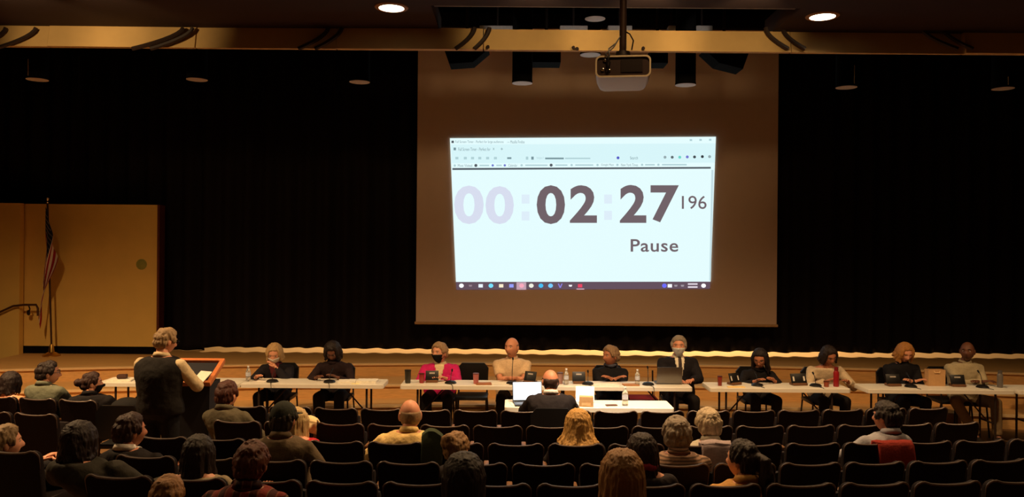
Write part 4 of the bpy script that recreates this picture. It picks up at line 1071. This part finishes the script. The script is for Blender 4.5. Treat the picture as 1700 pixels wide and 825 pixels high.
panel('person with long dark hair and glasses in black, reading from the stand', 1262, 578, 'black chair under the long haired panelist with glasses', lean=.14, pitch=24, hs=1.12, hair='long', hcol=(30, 20, 20), top=(24, 20, 22), glasses=True, yaw=-26, arms=('table', 'write'), skin='tan')
panel('dark haired person in a cream sweater leaning over the table', 1376, 573, 'black chair under the cream sweater', lean=.2, pitch=32, roll=8, hs=1.08, b=1.1, hair='bob', hcol=(34, 22, 18), top=(196, 174, 144), skin='tan', yaw=8, arms=('write', 'table'), coat=.006, collar=False)
panel('person with curly blonde hair and black clothes looking down', 1502, 568, 'black chair under the curly blonde panelist', lean=.12, pitch=26, hs=1.12, b=1.12, hair='curly', hcol=(170, 116, 58), top=(22, 20, 24), arms='fold', yaw=2)
panel('bald dark skinned person in a light grey sweatshirt', 1606, 566, 'black chair under the light grey sweatshirt', hs=1.14, b=1.22, hair='bald', hcol=(34, 24, 20), top=(176, 160, 128), skin='dark', yaw=-36, arms='fold', collar=True, pants=(120, 100, 72), legs={-1: (-.18, .42, -.15, .5), 1: (.34, .40, .1, .46)})
panel('person in dark trousers cut off by the right edge of the picture', 1762, 575, 'black chair under the panelist beyond the right edge', hs=1.1, b=1.1, hair='short', hcol=(60, 40, 30), top=(40, 34, 36), arms='table', legs={-1: (-.1, .44, -.1, .5), 1: (.26, .44, .38, .56)})
for x, lb in ((785, 'empty black chair between the magenta jacket and the pale shirt'), (1566, 'empty black chair behind the paper bag')):
    place_chair(P(x, 620, 11.35).x, 11.2, PI, lb)
c_ = place_chair(P(1062, 640, 11.2).x, 11.1, PI, 'chair with a dark red seat under the long table, beside the grey laptop')
for ch in c_.children:
    if ch.name.startswith('seat'): ch.data = ch.data.copy(); ch.data.materials[0] = cloth('red_vinyl', (120, 26, 28)); ch['label'] = 'dark red seat pad'
    if ch.name.startswith('backrest'): bpy.data.objects.remove(ch)

# things on the panel tables
def mic(x, D, label, rz=0, h=.0):
    q = P(x, 640, D); t = thing('microphone', label, 'microphone', (q.x, D, TH + .001), rz, 'table microphones')
    MB().lathe([(.075, 0), (.078, .008), (.06, .028), (.03, .036), (.002, .036)], seg=20).build('base', M_plastic, t)
    hh_ = .14 + h; top_ = Vector((.01, .10 - h * .1, hh_))
    MB().tube([(0, 0, .03), (0, .01, hh_ * .5), (.005, .05, hh_ * .85), top_], .0045, 6).build('gooseneck', M_plastic, t)
    MB().tube([top_, top_ + Vector((.0, .03, .02))], [.010, .012], 10).build('capsule', M_plastic, t)
    MB().tube([(0, -.07, .012), (.02, -.13, .006), (.035, -.178, .006), (.042, -.196, -.01), (.048, -.196, -.10)], .004, 5).build('cable', M_plastic, t)
for x, lb, h in ((452, 'black table microphone before the white masked blonde panelist', 0), (547, 'black table microphone before the bent writing panelist', 0), (748, 'black table microphone before the magenta jacket', 0), (850, 'tall gooseneck microphone before the pale shirt', .16), (976, 'black table microphone before the grey haired black clad panelist', 0), (1076, 'black table microphone left of the grey laptop', .06), (1257, 'black table microphone before the long haired panelist with glasses', 0), (1354, 'black table microphone before the cream sweater', 0), (1512, 'black table microphone before the curly blonde panelist', 0), (1631, 'black table microphone before the light grey sweatshirt', .04)):
    mic(x, 10.46, lb, 0, h)
def stand(x, label, rz=0, w_=.17, n=1):
    D = 10.52; q = P(x, 640, D); t = thing('tablet_stand', label, 'tablet', (q.x, D, TH + .001), rz, 'black tablets on the panel tables')
    MB().box((0, .02, .016), (w_ * .9, .12, .03), bev=.006).build('base', mat('stand_brown', (110, 74, 48), .5), t)
    R_ = Matrix.Rotation(-.35, 3, 'X')
    MB().box(Vector((0, 0, .025)) + R_ @ Vector((0, 0, .065)), (w_, .012, .13), rot=R_, bev=.004).build('back_cover', M_plastic, t)
    if n == 1: MB().box(Vector((0, 0, .025)) + R_ @ Vector((0, -.0075, .095)), (w_ * .42, .003, .018), rot=R_).build('pale_label', mat('label_grey', (168, 158, 150), .5), t, smooth=False)
    else:
        for s in (-1, 1): MB().box(Vector((0, 0, .025)) + R_ @ Vector((s * w_ * .34, -.0075, .06)), (w_ * .1, .003, .06), rot=R_).build('pale_label', mat('label_grey', (214, 206, 196), .5), t, smooth=False)
stand(717, 'black tablet on a stand before the magenta jacket', .05); stand(879, 'black tilted tablet right of the tall gooseneck microphone', -.5); stand(961, 'black tablet right of the clear bottle near the suited head', 0)
stand(1221, 'black tablet with two pale marks before the long haired panelist with glasses', .5, .17, 2); stand(1327, 'wide black tablet with two pale marks left of the cream sweater', .2, .22, 2); stand(1484, 'black tablet before the curly blonde panelist', .1, .19); stand(1591, 'black tablet before the light grey sweatshirt', 0, .19)
def tumbler(x, D, h, r, col, label, trans=0, lid=None):
    q = P(x, 640, D); t = thing('tumbler', label, 'cup', (q.x, D, TH + .001))
    MB().lathe([(r * .8, 0), (r * .85, .004), (r, h), (r * .93, h), (r * .76, .012), (.002, .012)], seg=18).build('cup_body', mat('cup', col, .3, 0, .02, trans=trans), t)
    MB().lathe([(r * 1.04, h - .006), (r * 1.04, h + .006), (.002, h + .008)], seg=18).build('lid', mat('cup_lid', lid or tuple(int(c * .6) for c in col), .4), t)
tumbler(677, 10.45, .165, .042, (50, 48, 40), 'dark tumbler at the left end of the table before the magenta jacket')
tumbler(700, 10.47, .12, .036, (150, 50, 50), 'red cup left of the magenta jacket')
tumbler(790, 10.45, .13, .038, (186, 110, 110), 'pink cup between the magenta jacket and the pale shirt')
tumbler(930, 10.5, .14, .038, (160, 120, 110), 'mauve cup beside the bottle behind the suited head')
tumbler(1195, 10.44, .12, .030, (130, 44, 34), 'dark red cup at the left end of the table with the red bottle')
tumbler(1372, 10.42, .07, .036, (150, 70, 44), 'low brown cup left of the red bottle')
def flask(x, D, h, r, col, label):
    q = P(x, 640, D); t = thing('drink_flask', label, 'bottle', (q.x, D, TH + .001))
    MB().lathe([(r * .95, 0), (r, .006), (r, h * .72), (r * .7, h * .82), (.002, h * .82)], seg=18).build('flask_body', mat('flask', col, .3, .1, .03), t)
    MB().lathe([(r * .72, h * .81), (r * .72, h), (.002, h)], seg=16).build('cap', M_plastic if sum(col) < 300 and col[0] < 120 else mat('flask_cap', tuple(int(c * .8) for c in col), .4), t)
flask(1388, 10.45, .25, .036, (150, 30, 36), 'red drink bottle before the cream sweater')
flask(1660, 10.48, .22, .036, (110, 104, 100), 'grey flask at the right end before the light grey sweatshirt')
laptop(1108, 10.6, PI, 'grey laptop seen from its back before the suited masked panelist', .5, .33, back=True, tilt=12, h=.22)
t = thing('paper_bag', 'beige paper bag standing between the curly blonde panelist and the grey sweatshirt', 'bag', (P(1552, 620, 10.6).x, 10.6, TH + .001))
M_bag = mat('bag_paper', (196, 152, 104), .8, 0, .06, 30, .2)
out = [(-.11, -.055), (.11, -.055), (.11, .055), (-.11, .055)]
MB().loft([[(x, y, 0) for x, y in out], [(x, y, .12) for x, y in out], [(x * 1.02, y * .95, .21) for x, y in out], [(x * .95, y * .9, .21) for x, y in out], [(x * .93, y * .9, .02) for x, y in out]]).build('bag_body', M_bag, t, smooth=False)
MB().tube([(-.04, -.05, .20), (-.03, -.062, .175), (.03, -.062, .175), (.04, -.05, .20)], .006, 6).build('handle', mat('bag_handle', (226, 190, 140), .7), t)
paper(576, 10.5, .22, .2, 'open white papers before the bent writing panelist', .1, .02); paper(610, 10.48, .26, .2, 'stack of white papers at the right end of the second table', 0, .034)
paper(440, 10.55, .2, .22, 'white sheet before the white masked blonde panelist', .2); paper(828, 10.48, .3, .2, 'white sheets before the pale shirt', .1, .006); paper(1005, 10.45, .34, .22, 'white sheets before the grey haired black clad panelist', .05, .008)
paper(202, 10.5, .3, .22, 'pale papers on the table left of the standing speaker', .1, .02); paper(590, 10.36, .1, .06, 'small shiny card at the front edge of the second table', 0, .004, (255, 230, 170))
paper(1047, 10.42, .2, .14, 'tan notebook left of the grey laptop', .1, .012, (170, 116, 70)); paper(803, 10.42, .2, .14, 'brown notebook right of the pink cup', .1, .012, (160, 100, 56)); paper(1222, 10.33, .22, .07, 'yellow lit envelope before the black tablet with two marks', 0, .008, (250, 206, 130)); paper(1350, 10.6, .2, .2, 'white sheet under the hand of the cream sweater', .3)
o = MB().box((0, 0, .03), (.12, .1, .05), bev=.015).build('dark_pouch', mat('pouch', (70, 44, 36), .7), None, (P(203, 630, 10.5).x, 10.5, TH + .022), .2); tag(o, 'small dark pouch lying on the papers left of the standing speaker', 'pouch')

# clothes and bags hung over seats
def draped(row, px, wd, up, back, label, col, seed=1, z_up=.02):
    X = rowx(row, px); d = rowd(row, X); m_ = .034 * (X - .1)
    mb = MB(); rings = []; n = 16
    for i in range(n + 1):
        x = -wd / 2 + wd * i / n
        nz = lambda a, f=9: noise.noise(Vector((x * f, a, seed)))
        prof_ = [(-.03 - .02 * nz(1), SB - back + .05 * nz(2, 5)), (-.035 - .03 * nz(3), SB - back * .5), (-.02 + .01 * nz(4), SB - .02), (.02, SB + z_up + up * (.5 + .5 * math.cos(PI * x / wd)) + .015 * nz(5)), (.09 + .02 * nz(6), SB - .0), (.13, SB - .18)]
        ring = [(x, y_, z_) for y_, z_ in prof_] + [(x, y_ + .018 if y_ < .02 else y_ - .022, z_ - .02) for y_, z_ in prof_[::-1]]
        rings.append(ring)
    mb.loft(rings); o = mb.build('draped_jacket', cloth('draped_cloth', col), None, (X, d, ROWZ[row] - SB), math.atan(m_), smooth='all'); tag(o, label, 'jacket'); return o
draped(2, 1489, .30, .0, .30, 'red jacket hung over the seat back of the dark haired person in pale blue', (128, 36, 26), 3)
draped(2, 720, .17, .10, .22, 'dark green jacket heaped on the seat back beside the yellow shirt', (52, 60, 44), 5)
draped(2, 1192, .24, .02, .30, 'pale lavender grey jacket over a seat back beside the striped shirt', (150, 134, 136), 8)
o = draped(1, 516, .14, .05, .06, 'crumpled cream cloth on a seat back near the olive sweater', (214, 188, 140), 11)
q = P(208, 690, 8.35)
o = MB().add(*remesh(MB().sphere((0, 0, .2), (.22, .16, .2)).sphere((.1, .0, .12), (.16, .16, .12)), .02, 5)[:2]).build('duffel_bag', cloth('bag_cloth', (22, 20, 20)), None, (q.x, 8.4, .52), 0, smooth='all'); tag(o, 'black soft bag beside the standing speaker', 'bag')
ch = place_chair(q.x, 8.42, 0, 'black chair carrying the soft bag in the left aisle')

# --- the seats themselves
for i, X, blk, k, occ in seats:
    if i == 5 and not occ: continue
    d = rowd(i, X); an = math.atan(.034 * (X - .1)); key = 1 if occ else 0
    lb = ('dark auditorium seat in use, ' if occ else 'empty dark auditorium seat, ') + ROWN[i] + (', ' + ORD[k] + ' from the left aisle' if blk == 'main' else ', ' + ORD[k] + ' left of the aisle')
    loc = (X, d, ROWZ[i] - SB)
    if first[key]:
        t = sp[key]; first[key] = False; t.location = loc; t.rotation_euler = (0, 0, an); t['label'] = lb; t['group'] = 'auditorium seats'
    else: t = dup(sp[key], loc, an, lb, 'auditorium seats')
bpy.data.scenes.remove(TMP)
